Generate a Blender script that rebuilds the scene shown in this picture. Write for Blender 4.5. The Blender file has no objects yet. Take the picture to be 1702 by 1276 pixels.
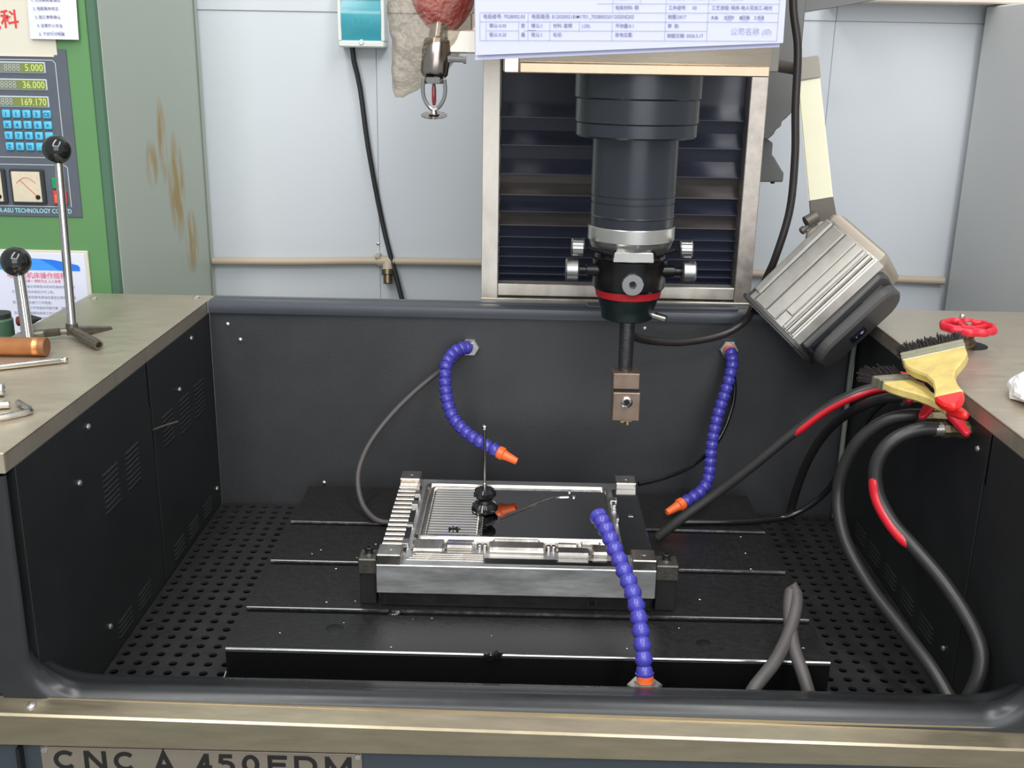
import bpy, bmesh, math, random
from mathutils import Vector, Matrix, noise

S = bpy.context.scene
COL = S.collection
V = Vector
PI = math.pi

# ---------------------------------------------------------------- camera, world, lights, exposure
cam = bpy.data.cameras.new('camera')
co = bpy.data.objects.new('camera', cam)
COL.objects.link(co)
_r = V((0.99973298, 0.01508929, 0.01750108))
_u = V((-0.02114148, 0.29153839, 0.95632547))
_f = V((-0.00932804, 0.95644011, -0.29177955))
M4 = Matrix((_r, _u, -_f)).transposed().to_4x4()
M4.translation = V((-0.01642, -1.75610, 0.76714))
co.matrix_world = M4
cam.sensor_width = 36.0
cam.lens = 1767.64 / 1702 * 36.0
cam.clip_start = 0.05
S.camera = co

w = bpy.data.worlds.new('world')
S.world = w
w.use_nodes = True
w.node_tree.nodes['Background'].inputs[0].default_value = (0.93, 0.97, 1.0, 1)
w.node_tree.nodes['Background'].inputs[1].default_value = 0.58

def area(name, loc, size, power, target, color=(1, 0.98, 0.95)):
    l = bpy.data.lights.new(name, 'AREA')
    l.shape = 'RECTANGLE'
    l.size, l.size_y = size
    l.energy = power
    l.color = color
    o = bpy.data.objects.new(name, l)
    COL.objects.link(o)
    o.location = loc
    o.rotation_euler = (V(target) - V(loc)).to_track_quat('-Z', 'Y').to_euler()
    return o
# rows of fluorescent tubes under the workshop roof
area('ceiling_tube_light', (-0.9, -1.4, 2.6), (0.25, 2.4), 40, (-0.7, -0.5, 0))
area('ceiling_tube_light', (0.75, -1.4, 2.6), (0.25, 2.4), 40, (0.6, -0.5, 0))
area('ceiling_tube_light', (-0.1, -2.9, 2.3), (2.6, 0.3), 34, (0, 0.2, 0.3))

# front fill added behind the camera, as if daylight through a workshop door
area('front_fill_light', (0.6, -4.6, 1.5), (3.2, 2.4), 85, (0.3, 0, 0.7), (0.96, 0.98, 1.0))

S.view_settings.view_transform = 'Standard'
S.view_settings.look = 'None'
S.view_settings.gamma = 1
S.view_settings.use_curve_mapping = False
S.view_settings.exposure = -0.08

# ---------------------------------------------------------------- materials
def lin(c):
    out = []
    for v in c:
        v /= 255.0
        out.append(v / 12.92 if v <= 0.04045 else ((v + 0.055) / 1.055) ** 2.4)
    return tuple(out) + (1.0,)

def mat(name, rgb, rough=0.5, metal=0.0, var=None, bump=None, stretch=None, spec=None, coat=0.0):
    """var = (scale, amount): brightness mottling; bump = (scale, distance)"""
    m = bpy.data.materials.new(name)
    m.use_nodes = True
    nt = m.node_tree
    b = nt.nodes['Principled BSDF']
    b.inputs['Base Color'].default_value = lin(rgb)
    b.inputs['Roughness'].default_value = rough
    b.inputs['Metallic'].default_value = metal
    if spec is not None:
        b.inputs['Specular IOR Level'].default_value = spec
    if coat:
        b.inputs['Coat Weight'].default_value = coat
    tc = None
    def coords():
        nonlocal tc
        if tc is None:
            t = nt.nodes.new('ShaderNodeTexCoord')
            mp = nt.nodes.new('ShaderNodeMapping')
            nt.links.new(t.outputs['Object'], mp.inputs[0])
            if stretch:
                mp.inputs['Scale'].default_value = stretch
            tc = mp.outputs[0]
        return tc
    if var:
        n = nt.nodes.new('ShaderNodeTexNoise')
        n.inputs['Scale'].default_value = var[0]
        n.inputs['Detail'].default_value = 6
        n.inputs['Roughness'].default_value = 0.65
        nt.links.new(coords(), n.inputs['Vector'])
        r = nt.nodes.new('ShaderNodeMapRange')
        r.inputs[1].default_value = 0.25
        r.inputs[2].default_value = 0.75
        r.inputs[3].default_value = 1 - var[1]
        r.inputs[4].default_value = 1 + var[1]
        nt.links.new(n.outputs[0], r.inputs[0])
        mx = nt.nodes.new('ShaderNodeMix')
        mx.data_type = 'RGBA'
        mx.blend_type = 'MULTIPLY'
        mx.inputs[0].default_value = 1
        mx.inputs[6].default_value = lin(rgb)
        nt.links.new(r.outputs[0], mx.inputs[7])
        nt.links.new(mx.outputs[2], b.inputs['Base Color'])
        rr = nt.nodes.new('ShaderNodeMapRange')
        rr.inputs[1].default_value = 0.25
        rr.inputs[2].default_value = 0.75
        rr.inputs[3].default_value = max(0.02, rough - 0.06)
        rr.inputs[4].default_value = min(1, rough + 0.06)
        nt.links.new(n.outputs[0], rr.inputs[0])
        nt.links.new(rr.outputs[0], b.inputs['Roughness'])
    if bump:
        n2 = nt.nodes.new('ShaderNodeTexNoise')
        n2.inputs['Scale'].default_value = bump[0]
        n2.inputs['Detail'].default_value = 4
        nt.links.new(coords(), n2.inputs['Vector'])
        bp = nt.nodes.new('ShaderNodeBump')
        bp.inputs['Strength'].default_value = 1
        bp.inputs['Distance'].default_value = bump[1]
        nt.links.new(n2.outputs[0], bp.inputs['Height'])
        nt.links.new(bp.outputs[0], b.inputs['Normal'])
    return m

def clear(name, rgb, amount, rough=0.12, bump=None):
    """thin clear plastic: part see-through, part glossy skin"""
    m = mat(name, rgb, rough, 0, None, bump)
    nt = m.node_tree
    b = nt.nodes['Principled BSDF']
    t = nt.nodes.new('ShaderNodeBsdfTransparent')
    t.inputs[0].default_value = tuple(0.5 + 0.5 * x for x in lin(rgb)[:3]) + (1,)
    mx = nt.nodes.new('ShaderNodeMixShader')
    mx.inputs[0].default_value = amount
    nt.links.new(t.outputs[0], mx.inputs[1])
    nt.links.new(b.outputs[0], mx.inputs[2])
    nt.links.new(mx.outputs[0], nt.nodes['Material Output'].inputs[0])
    return m

W_WALL = mat('wall_panel_white', (204, 210, 216), 0.45, 0, (1.3, 0.03))
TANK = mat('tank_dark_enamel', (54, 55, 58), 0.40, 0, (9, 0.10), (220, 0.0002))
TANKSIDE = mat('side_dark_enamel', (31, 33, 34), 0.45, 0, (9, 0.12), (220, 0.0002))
RIMM = mat('rim_slate_enamel', (66, 70, 77), 0.35, 0, (14, 0.06))
FLANGE = mat('flange_slate_green', (52, 62, 62), 0.4, 0, (8, 0.08))
LIPM = mat('lip_worn_enamel', (44, 46, 48), 0.30, 0.22, (18, 0.12))
STEEL = mat('counter_steel', (192, 182, 164), 0.4, 0.75, (7, 0.10), None, (3, 14, 3))
TRIM = mat('trim_steel', (168, 157, 134), 0.33, 0.9, (5, 0.12), None, (3, 20, 20))
GRATE = mat('grate_black', (38, 37, 37), 0.5, 0.1, (35, 0.3))
PIT = mat('pit_black', (10, 10, 11), 0.7)
CAST = mat('table_black_iron', (32, 31, 31), 0.42, 0.25, (160, 0.55), (260, 0.0004))
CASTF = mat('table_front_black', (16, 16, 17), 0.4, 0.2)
BRIGHT = mat('bright_chamfer', (205, 205, 205), 0.25, 1.0, (60, 0.15))
MOLD = mat('mold_milled_steel', (214, 208, 200), 0.24, 1.0, (16, 0.14), None, (6, 1, 3))
RIBM = mat('mold_rib_steel', (214, 210, 204), 0.13, 1.0)
RAILM = mat('mold_rail_steel', (206, 196, 184), 0.22, 1.0, (30, 0.12))
MOLDSIDE = mat('mold_ground_side', (206, 206, 206), 0.42, 1.0, (18, 0.22), None, (1, 2, 5))
MIRROR = mat('mold_polished_steel', (165, 165, 166), 0.06, 1.0)
MIRRORD = mat('mold_oiled_steel', (120, 121, 122), 0.12, 1.0)
DARKST = mat('dark_oxide_steel', (45, 44, 44), 0.35, 0.6, (60, 0.3))
CLAMPM = mat('clamp_steel', (92, 89, 84), 0.45, 0.8, (90, 0.25), (250, 0.0004))
BLUE = mat('hose_blue_plastic', (66, 63, 160), 0.28, 0, None, None, None, 0.6)
ORANGE = mat('nozzle_orange_plastic', (240, 106, 48), 0.35)
NUTM = mat('nut_zinc', (198, 196, 192), 0.3, 0.9)
RUBBER = mat('hose_black_rubber', (42, 41, 41), 0.4, 0, (30, 0.12))
RUBBERG = mat('hose_grey_rubber', (74, 71, 70), 0.5, 0, (30, 0.12))
GLOSSBLK = mat('hose_gloss_black', (24, 25, 27), 0.14)
REDH = mat('hose_red', (196, 30, 44), 0.25)
BRASS = mat('brass_aged', (116, 104, 82), 0.38, 0.85, (120, 0.3))
REDP = mat('red_paint', (208, 34, 54), 0.35)
WOOD = mat('brush_wood', (206, 184, 110), 0.55, 0, (40, 0.22), None, (1, 1, 1))
REDTIP = mat('brush_red_tip', (226, 34, 34), 0.3)
TIN = mat('brush_ferrule', (176, 172, 150), 0.35, 0.8, (90, 0.15))
BRIST = mat('brush_bristle', (50, 44, 44), 0.7)
PAPER = mat('paper_white', (216, 219, 236), 0.6)
PAPER2 = mat('paper_blue_white', (190, 194, 224), 0.6)
INK = mat('ink_grey', (124, 128, 150), 0.6)
INKL = mat('ink_pale', (166, 170, 188), 0.6)
INKRED = mat('ink_red', (206, 62, 62), 0.6)
PINK = mat('ink_pink', (224, 120, 140), 0.6)
BLUEP = mat('print_blue', (64, 152, 244), 0.5)
BLUEP2 = mat('print_blue_deep', (30, 118, 226), 0.5)
RAGM = mat('crumpled_white', (224, 222, 226), 0.7, 0, None, (60, 0.002))
CHROME = mat('chrome', (184, 182, 180), 0.16, 1.0)
CHROME2 = mat('rod_steel', (196, 192, 184), 0.26, 1.0, (50, 0.1))
OXID = mat('bar_oxide_steel', (112, 106, 96), 0.4, 0.8, (80, 0.25))
BALL = mat('bakelite_black', (22, 27, 26), 0.13, 0, None, None, None, 0.6)
COPPER = mat('copper', (212, 146, 96), 0.34, 0.85, (30, 0.12))
COPPERD = mat('copper_end', (150, 104, 72), 0.5, 0.6)
GREEN = mat('cabinet_green', (90, 136, 85), 0.5, 0, (3, 0.04))
GREEND = mat('cabinet_green_edge', (70, 104, 82), 0.5)
PANEL = mat('panel_slate', (84, 90, 100), 0.45, 0, (30, 0.05))
BEIGE = mat('label_beige', (208, 204, 188), 0.5)
PLINE = mat('panel_line', (190, 200, 206), 0.5)
LCD = mat('display_glass', (120, 128, 112), 0.2)
LCDG = mat('display_lit', (118, 132, 66), 0.3)
LCDT = mat('display_digit_dim', (164, 172, 160), 0.4)
DIGIT = mat('digit_lit', (196, 212, 124), 0.4)
KEYM = mat('key_blue', (84, 180, 212), 0.4)
KEYD = mat('key_print', (16, 96, 150), 0.5)
METER = mat('meter_face', (206, 196, 172), 0.4, 0, (40, 0.1))
METERK = mat('meter_frame', (48, 52, 54), 0.4)
GBTN = mat('button_green', (26, 140, 92), 0.35)
OBTN = mat('button_orange', (238, 106, 76), 0.35)
LTEXT = mat('panel_letter', (160, 214, 224), 0.5)
GREYC = mat('cabinet_grey', (204, 206, 206), 0.5, 0, (2, 0.03))
CREAM = mat('cream_trunking', (224, 212, 200), 0.45)
BOXW = mat('breaker_white', (222, 226, 222), 0.4)
TEAL = clear('breaker_teal_cover', (72, 178, 196), 0.72, 0.15)
TEALIN = mat('breaker_inside', (150, 196, 200), 0.5)
CABLE = mat('cable_black', (34, 37, 40), 0.4)
CABLE2 = mat('cable_brown_black', (46, 40, 40), 0.36, 0, (60, 0.15))
CONDUIT = mat('conduit_beige', (186, 172, 152), 0.5)
BAG = clear('bag_film', (212, 200, 182), 0.24, 0.16, (26, 0.05))
EXTRED = mat('extinguisher_red', (204, 12, 40), 0.4)
FRAME = mat('frame_steel', (214, 208, 198), 0.42, 0.85, (22, 0.2), None, (1, 1, 0.4))
FRAMEW = mat('frame_stained_steel', (186, 178, 170), 0.42, 0.8, (40, 0.28))
HEADS = mat('head_stainless', (206, 192, 172), 0.26, 1.0, (6, 0.1), None, (1, 1, 8))
HEADG = mat('head_grey', (120, 120, 112), 0.5)
FOLD = mat('bellows_black', (46, 50, 66), 0.42, 0, (12, 0.12), None, (0.4, 1, 5))
FOLDB = mat('bellows_worn', (84, 78, 78), 0.42, 0.2, (14, 0.25), None, (0.4, 1, 5))
QUILL = mat('quill_dark_enamel', (44, 48, 55), 0.3, 0.25, (12, 0.06))
CHUCK = mat('chuck_black_steel', (44, 44, 45), 0.26, 0.75, (20, 0.2))
SILVER = mat('chuck_silver', (188, 188, 184), 0.3, 0.9, (20, 0.06))
KNURL = mat('knurled_steel', (150, 150, 150), 0.3, 0.95)
REDRING = mat('chuck_red_ring', (164, 32, 40), 0.35)
SHANK = mat('shank_steel', (96, 96, 98), 0.34, 0.85, (160, 0.3), None, (1, 1, 2))
HOLDER = mat('holder_copper_steel', (150, 130, 116), 0.4, 0.8, (60, 0.15))
GOLD = mat('electrode_gold', (222, 196, 120), 0.3, 0.9)
ALU = mat('lamp_aluminium', (206, 204, 198), 0.34, 0.9, (30, 0.06))
ALUB = mat('lamp_end_plate', (170, 160, 148), 0.45, 0.4)
LAMPD = mat('lamp_dark_plastic', (70, 70, 70), 0.45)
SWITCH = mat('switch_black', (26, 32, 42), 0.3)
GLASS = mat('lamp_lens', (190, 200, 205), 0.08)
ARM = mat('arm_cream', (246, 242, 214), 0.4, 0, (12, 0.04))
ARMG = mat('arm_cap_grey', (166, 160, 148), 0.4)
ARMD = mat('arm_joint_grey', (104, 98, 92), 0.45, 0.3)
COLG = mat('column_grey', (108, 109, 108), 0.55, 0, (10, 0.08))
PLATEM = mat('name_plate', (134, 125, 112), 0.4, 0.4, (12, 0.06))
BLACKT = mat('letter_black', (22, 19, 18), 0.5)
APRON = mat('apron_slate', (54, 62, 69), 0.4)
FLOORM = mat('floor_grey', (128, 130, 128), 0.5, 0, (3, 0.1))
GREYHOSE = mat('cable_grey_green', (120, 128, 116), 0.5)

# cabinet side: grey-green enamel with rust runs
def rust_mat():
    m = mat('cabinet_grey_green', (186, 196, 182), 0.5, 0, (3, 0.04))
    nt = m.node_tree
    b = nt.nodes['Principled BSDF']
    src = b.inputs['Base Color'].links[0].from_socket
    geo = nt.nodes.new('ShaderNodeNewGeometry')
    sep = nt.nodes.new('ShaderNodeSeparateXYZ')
    nt.links.new(geo.outputs['Position'], sep.inputs[0])
    def blob(yc, zc, sy, sz):
        def sq(sock, c, s):
            a = nt.nodes.new('ShaderNodeMath'); a.operation = 'SUBTRACT'
            nt.links.new(sock, a.inputs[0]); a.inputs[1].default_value = c
            d = nt.nodes.new('ShaderNodeMath'); d.operation = 'DIVIDE'
            nt.links.new(a.outputs[0], d.inputs[0]); d.inputs[1].default_value = s
            p = nt.nodes.new('ShaderNodeMath'); p.operation = 'MULTIPLY'
            nt.links.new(d.outputs[0], p.inputs[0]); nt.links.new(d.outputs[0], p.inputs[1])
            return p.outputs[0]
        s = nt.nodes.new('ShaderNodeMath'); s.operation = 'ADD'
        nt.links.new(sq(sep.outputs[1], yc, sy), s.inputs[0])
        nt.links.new(sq(sep.outputs[2], zc, sz), s.inputs[1])
        r = nt.nodes.new('ShaderNodeMapRange')
        r.inputs[1].default_value = 1.0; r.inputs[2].default_value = 0.0
        nt.links.new(s.outputs[0], r.inputs[0])
        return r.outputs[0]
    total = None
    for args in ((0.545, 0.375, 0.050, 0.075), (0.47, 0.50, 0.06, 0.12), (0.33, 0.56, 0.04, 0.05), (0.40, 0.60, 0.03, 0.09)):
        o = blob(*args)
        if total is None:
            total = o
        else:
            mx = nt.nodes.new('ShaderNodeMath'); mx.operation = 'MAXIMUM'
            nt.links.new(total, mx.inputs[0]); nt.links.new(o, mx.inputs[1]); total = mx.outputs[0]
    n = nt.nodes.new('ShaderNodeTexNoise')
    n.inputs['Scale'].default_value = 38; n.inputs['Detail'].default_value = 5
    mp = nt.nodes.new('ShaderNodeMapping'); mp.inputs['Scale'].default_value = (1, 1, 0.3)
    nt.links.new(geo.outputs['Position'], mp.inputs[0]); nt.links.new(mp.outputs[0], n.inputs['Vector'])
    r2 = nt.nodes.new('ShaderNodeMapRange'); r2.inputs[1].default_value = 0.36; r2.inputs[2].default_value = 0.58
    nt.links.new(n.outputs[0], r2.inputs[0])
    f = nt.nodes.new('ShaderNodeMath'); f.operation = 'MULTIPLY'
    nt.links.new(total, f.inputs[0]); nt.links.new(r2.outputs[0], f.inputs[1])
    f2 = nt.nodes.new('ShaderNodeMath'); f2.operation = 'MULTIPLY'; f2.use_clamp = True
    nt.links.new(f.outputs[0], f2.inputs[0]); f2.inputs[1].default_value = 1.3
    mx = nt.nodes.new('ShaderNodeMix'); mx.data_type = 'RGBA'
    nt.links.new(f2.outputs[0], mx.inputs[0]); nt.links.new(src, mx.inputs[6])
    mx.inputs[7].default_value = lin((176, 148, 84))
    nt.links.new(mx.outputs[2], b.inputs['Base Color'])
    return m
CABG = rust_mat()
NECK = mat('neck_brushed_steel', (150, 142, 136), 0.24, 1.0)

# ---------------------------------------------------------------- geometry helpers
def frame_from(z, x=None):
    z = V(z).normalized()
    if x is None:
        x = V((1, 0, 0)) if abs(z.x) < 0.9 else V((0, 1, 0))
    x = V(x)
    x = (x - z * x.dot(z)).normalized()
    y = z.cross(x)
    return Matrix((x, y, z)).transposed()

def spline(pts, step):
    """Catmull-Rom through pts, resampled about every step"""
    P = [V(p) for p in pts]
    P = [P[0] * 2 - P[1]] + P + [P[-1] * 2 - P[-2]]
    dense = []
    for i in range(1, len(P) - 2):
        p0, p1, p2, p3 = P[i - 1:i + 3]
        for k in range(16):
            t = k / 16
            dense.append(0.5 * ((2 * p1) + (p2 - p0) * t + (2 * p0 - 5 * p1 + 4 * p2 - p3) * t * t + (3 * p1 - p0 - 3 * p2 + p3) * t ** 3))
    dense.append(P[-2])
    L = [0]
    for a, b in zip(dense, dense[1:]):
        L.append(L[-1] + (b - a).length)
    n = max(2, round(L[-1] / step))
    out, j = [], 0
    for k in range(n + 1):
        d = L[-1] * k / n
        while j < len(L) - 2 and L[j + 1] < d:
            j += 1
        t = (d - L[j]) / max(1e-9, L[j + 1] - L[j])
        out.append(dense[j].lerp(dense[j + 1], min(1, t)))
    return out

class MB:
    def __init__(self):
        self.bm = bmesh.new()
    def _add(self, other):
        me = bpy.data.meshes.new('tmp')
        other.to_mesh(me)
        other.free()
        self.bm.from_mesh(me)
        bpy.data.meshes.remove(me)
        return self
    def box(self, a, b, bev=0.0, rot=None, piv=None, seg=1):
        t = bmesh.new()
        a, b = V(a), V(b)
        c, s = (a + b) / 2, b - a
        bmesh.ops.create_cube(t, size=1)
        for v in t.verts:
            v.co = V((v.co.x * s.x, v.co.y * s.y, v.co.z * s.z))
        if bev:
            bmesh.ops.bevel(t, geom=t.edges[:], offset=bev, segments=seg, affect='EDGES', profile=0.5)
        R = rot if rot is not None else Matrix.Identity(3)
        piv = c if piv is None else V(piv)
        for v in t.verts:
            v.co = R @ (v.co + c - piv) + piv
        return self._add(t)
    def lathe(self, prof, base=(0, 0, 0), axis=(0, 0, 1), n=24, caps=True, xdir=None):
        """prof = [(distance along axis, radius), ...]"""
        F = frame_from(axis, xdir)
        base = V(base)
        t = bmesh.new()
        rings = []
        for d, r in prof:
            rings.append([t.verts.new(base + F @ V((r * math.cos(2 * PI * k / n), r * math.sin(2 * PI * k / n), d))) for k in range(n)])
        for a, b in zip(rings, rings[1:]):
            for k in range(n):
                t.faces.new((a[k], a[(k + 1) % n], b[(k + 1) % n], b[k]))
        if caps:
            t.faces.new(rings[0][::-1])
            t.faces.new(rings[-1])
        return self._add(t)
    def cyl(self, p, q, r, r2=None, n=16):
        p, q = V(p), V(q)
        return self.lathe([(0, r), ((q - p).length, r if r2 is None else r2)], p, q - p, n)
    def tube(self, pts, r, n=10, step=0.012, smooth=True, radii=None):
        P = spline(pts, step) if smooth else [V(p) for p in pts]
        t = bmesh.new()
        T = (P[1] - P[0]).normalized()
        X = frame_from(T).col[0].copy()
        rings = []
        for i, p in enumerate(P):
            T = (P[min(i + 1, len(P) - 1)] - P[max(i - 1, 0)]).normalized()
            X = (X - T * X.dot(T)).normalized()
            Y = T.cross(X)
            rr = r if radii is None else radii(i / (len(P) - 1))
            rings.append([t.verts.new(p + X * (rr * math.cos(2 * PI * k / n)) + Y * (rr * math.sin(2 * PI * k / n))) for k in range(n)])
        for a, b in zip(rings, rings[1:]):
            for k in range(n):
                t.faces.new((a[k], a[(k + 1) % n], b[(k + 1) % n], b[k]))
        t.faces.new(rings[0][::-1])
        t.faces.new(rings[-1])
        return self._add(t)
    def prism(self, poly, o, ex, ey, ez, d0, d1, bev=0.0):
        """polygon (u, v) in the plane o + u*ex + v*ey, extruded from d0 to d1 along ez"""
        o, ex, ey, ez = V(o), V(ex), V(ey), V(ez)
        t = bmesh.new()
        A = [t.verts.new(o + ex * u + ey * v + ez * d0) for u, v in poly]
        B = [t.verts.new(o + ex * u + ey * v + ez * d1) for u, v in poly]
        n = len(poly)
        t.faces.new(A[::-1]); t.faces.new(B)
        for k in range(n):
            t.faces.new((A[k], A[(k + 1) % n], B[(k + 1) % n], B[k]))
        bmesh.ops.recalc_face_normals(t, faces=t.faces[:])
        if bev:
            bmesh.ops.bevel(t, geom=t.edges[:], offset=bev, segments=1, affect='EDGES', profile=0.5)
        return self._add(t)
    def sphere(self, c, r, n=20, sc=(1, 1, 1)):
        t = bmesh.new()
        bmesh.ops.create_uvsphere(t, u_segments=n, v_segments=n // 2 + 2, radius=r)
        for v in t.verts:
            v.co = V((v.co.x * sc[0], v.co.y * sc[1], v.co.z * sc[2])) + V(c)
        return self._add(t)
    def loft(self, rings, closed=True, caps=True):
        t = bmesh.new()
        R = [[t.verts.new(V(p)) for p in r] for r in rings]
        n = len(R[0])
        for a, b in zip(R, R[1:]):
            for k in range(n if closed else n - 1):
                t.faces.new((a[k], a[(k + 1) % n], b[(k + 1) % n], b[k]))
        if caps and closed:
            t.faces.new(R[0][::-1]); t.faces.new(R[-1])
        return self._add(t)
    def grid(self, fn, nu, nv):
        t = bmesh.new()
        G = [[t.verts.new(V(fn(i / nu, j / nv))) for j in range(nv + 1)] for i in range(nu + 1)]
        for i in range(nu):
            for j in range(nv):
                t.faces.new((G[i][j], G[i + 1][j], G[i + 1][j + 1], G[i][j + 1]))
        return self._add(t)
    def build(self, name, m, parent=None, smooth=True, origin=None):
        bm = self.bm
        bmesh.ops.recalc_face_normals(bm, faces=bm.faces[:])
        for f in bm.faces:
            f.smooth = smooth
        for e in bm.edges:
            if len(e.link_faces) == 2 and e.calc_face_angle(0) > 0.6:
                e.smooth = False
        base = V((0, 0, 0))
        p = parent
        while p is not None:
            base += p.location
            p = p.parent
        if origin is None and bm.verts:
            lo = V((min(v.co.x for v in bm.verts), min(v.co.y for v in bm.verts), min(v.co.z for v in bm.verts)))
            hi = V((max(v.co.x for v in bm.verts), max(v.co.y for v in bm.verts), max(v.co.z for v in bm.verts)))
            origin = V(((lo.x + hi.x) / 2, (lo.y + hi.y) / 2, lo.z))
        origin = V(origin)
        for v in bm.verts:
            v.co -= origin
        me = bpy.data.meshes.new(name)
        bm.to_mesh(me)
        bm.free()
        me.materials.append(m)
        o = bpy.data.objects.new(name, me)
        COL.objects.link(o)
        o.location = origin - base
        if parent:
            o.parent = parent
        return o

def tag(o, label, cat, group=None):
    o['label'] = label
    o['category'] = cat
    if group:
        o['group'] = group
    return o
def thing(name, label, cat, loc, group=None):
    o = bpy.data.objects.new(name, None)
    COL.objects.link(o)
    o.location = loc
    o.empty_display_size = 0.02
    return tag(o, label, cat, group)
def structure(name, mb, m, parent=None):
    o = mb.build(name, m, parent)
    if not parent:
        o['kind'] = 'structure'
    return o
def part_copy(src, parent, at):
    """a copy of a part (shared mesh) placed with its origin at world point `at`"""
    c = src.copy()
    COL.objects.link(c)
    c.parent = parent
    base = V((0, 0, 0))
    p = parent
    while p is not None:
        base += p.location
        p = p.parent
    c.location = V(at) - base
    return c

def text(name, s, size, o, right, up, m, parent, xs=1.0, bold=0.0, align='LEFT', depth=0.0004):
    cu = bpy.data.curves.new('t', 'FONT')
    cu.body = s
    cu.size = 1
    cu.offset = bold
    cu.align_x = align
    cu.resolution_u = 2
    ob = bpy.data.objects.new('t', cu)
    COL.objects.link(ob)
    dg = bpy.context.evaluated_depsgraph_get()
    me = bpy.data.meshes.new_from_object(ob.evaluated_get(dg))
    bpy.data.objects.remove(ob)
    bpy.data.curves.remove(cu)
    mb = MB()
    right, up = V(right).normalized(), V(up).normalized()
    nrm = right.cross(up)
    mb.bm.from_mesh(me)
    bpy.data.meshes.remove(me)
    r = bmesh.ops.extrude_face_region(mb.bm, geom=mb.bm.faces[:])
    for g in r['geom']:
        if isinstance(g, bmesh.types.BMVert):
            g.co.z += depth / size
    for v in mb.bm.verts:
        v.co = V(o) + right * (v.co.x * size * xs) + up * (v.co.y * size) + nrm * (v.co.z * size)
    return mb.build(name, m, parent, smooth=False)

X, Y, Z = V((1, 0, 0)), V((0, 1, 0)), V((0, 0, 1))
XL, XR, H = -0.55, 0.55, 0.369

# ---------------------------------------------------------------- the room
structure('wall_back', MB().box((-2.6, 0.72, -0.85), (2.6, 0.80, 2.9)), W_WALL)
structure('floor', MB().box((-2.6, -2.6, -0.95), (2.6, 0.80, -0.85)), FLOORM)
wp = bpy.data.objects['wall_back']
for x0, x1 in ((-1.45, -0.3543), (-0.3537, 0.6497), (0.6503, 1.75)):
    MB().box((x0, 0.70, -0.85), (x1, 0.72, 0.8590), 0.001).build('wall_panel', W_WALL, wp)
    MB().box((x0, 0.697, 0.8592), (x1, 0.72, 2.9), 0.001).build('wall_panel', W_WALL, wp)
t = MB()
t.lathe([(0, 0.004), (0.002, 0.0035), (0.003, 0.001)], (-0.358, 0.70, 0.352), (0, -1, 0), 10)
t.build('screw', NUTM, wp)
structure('trim_1', MB().box((0.62, 0.60, 0.895), (1.9, 0.70, 1.0), 0.003), CREAM)

# conduit pipe with tee and drain stub
p = thing('conduit_pipe', 'beige pipe running along the white wall with a tee and open stub', 'pipe', (-0.3, 0.68, 0.3))
MB().tube([(-0.742, 0.684, 0.306), (-0.54, 0.684, 0.309), (-0.35, 0.684, 0.314), (0.0, 0.684, 0.314), (0.4, 0.684, 0.305), (0.955, 0.684, 0.294)], 0.0092, 12, 0.05).build('pipe', CONDUIT, p)
MB().cyl((-0.357, 0.684, 0.314), (-0.318, 0.684, 0.314), 0.0125).cyl((-0.333, 0.684, 0.314), (-0.333, 0.672, 0.293), 0.0125).build('tee', CONDUIT, p)
MB().lathe([(0, 0.0145), (0.012, 0.0145), (0.013, 0.0105), (0.032, 0.0105), (0.032, 0.0075), (0.022, 0.007)], (-0.333, 0.674, 0.296), (0.05, -0.35, -1), 14).build('outlet', BRASS, p)
MB().box((-0.362, 0.672, 0.322), (-0.350, 0.70, 0.330), 0.001).build('pipe_clip', CONDUIT, p)

# breaker box
b = thing('breaker_box', 'small white breaker box with teal window high on the white wall', 'breaker box', (-0.377, 0.70, 0.786))
t = MB()
t.box((-0.427, 0.640, 0.786), (-0.327, 0.70, 0.800), 0.003).box((-0.427, 0.640, 0.884), (-0.327, 0.70, 0.925), 0.003)
t.box((-0.427, 0.640, 0.7995), (-0.4195, 0.70, 0.885), 0.001).box((-0.3345, 0.640, 0.7995), (-0.327, 0.70, 0.885), 0.001)
t.box((-0.420, 0.68, 0.7995), (-0.334, 0.70, 0.885))
t.build('box_body', BOXW, b)
MB().box((-0.4195, 0.672, 0.80), (-0.3345, 0.68, 0.884)).build('inner_panel', TEALIN, b)
MB().box((-0.400, 0.655, 0.828), (-0.354, 0.672, 0.858), 0.001).build('breaker', BOXW, b)
for k in range(3):
    MB().box((-0.394 + k * 0.0125, 0.650, 0.836), (-0.386 + k * 0.0125, 0.655, 0.846), 0.0005).build('toggle', METERK, b)
MB().grid(lambda u, v: (-0.4195 + 0.085 * u, 0.646 - 0.009 * math.sin(PI * v), 0.80 + 0.084 * v), 1, 10).build('window_cover', TEAL, b)
MB().lathe([(0, 0.006), (0.003, 0.005)], (-0.377, 0.640, 0.797), (0, -1, 0), 12, xdir=X).build('latch', BOXW, b)
tag(MB().tube([(-0.402, 0.672, 0.787), (-0.401, 0.674, 0.765), (-0.388, 0.680, 0.70), (-0.372, 0.682, 0.564), (-0.341, 0.684, 0.387), (-0.294, 0.66, 0.205), (-0.27, 0.62, 0.05)], 0.0058, 10, 0.03).build('power_cable', CABLE),
    'black cable dropping down the wall from the teal windowed breaker box', 'cable')

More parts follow.
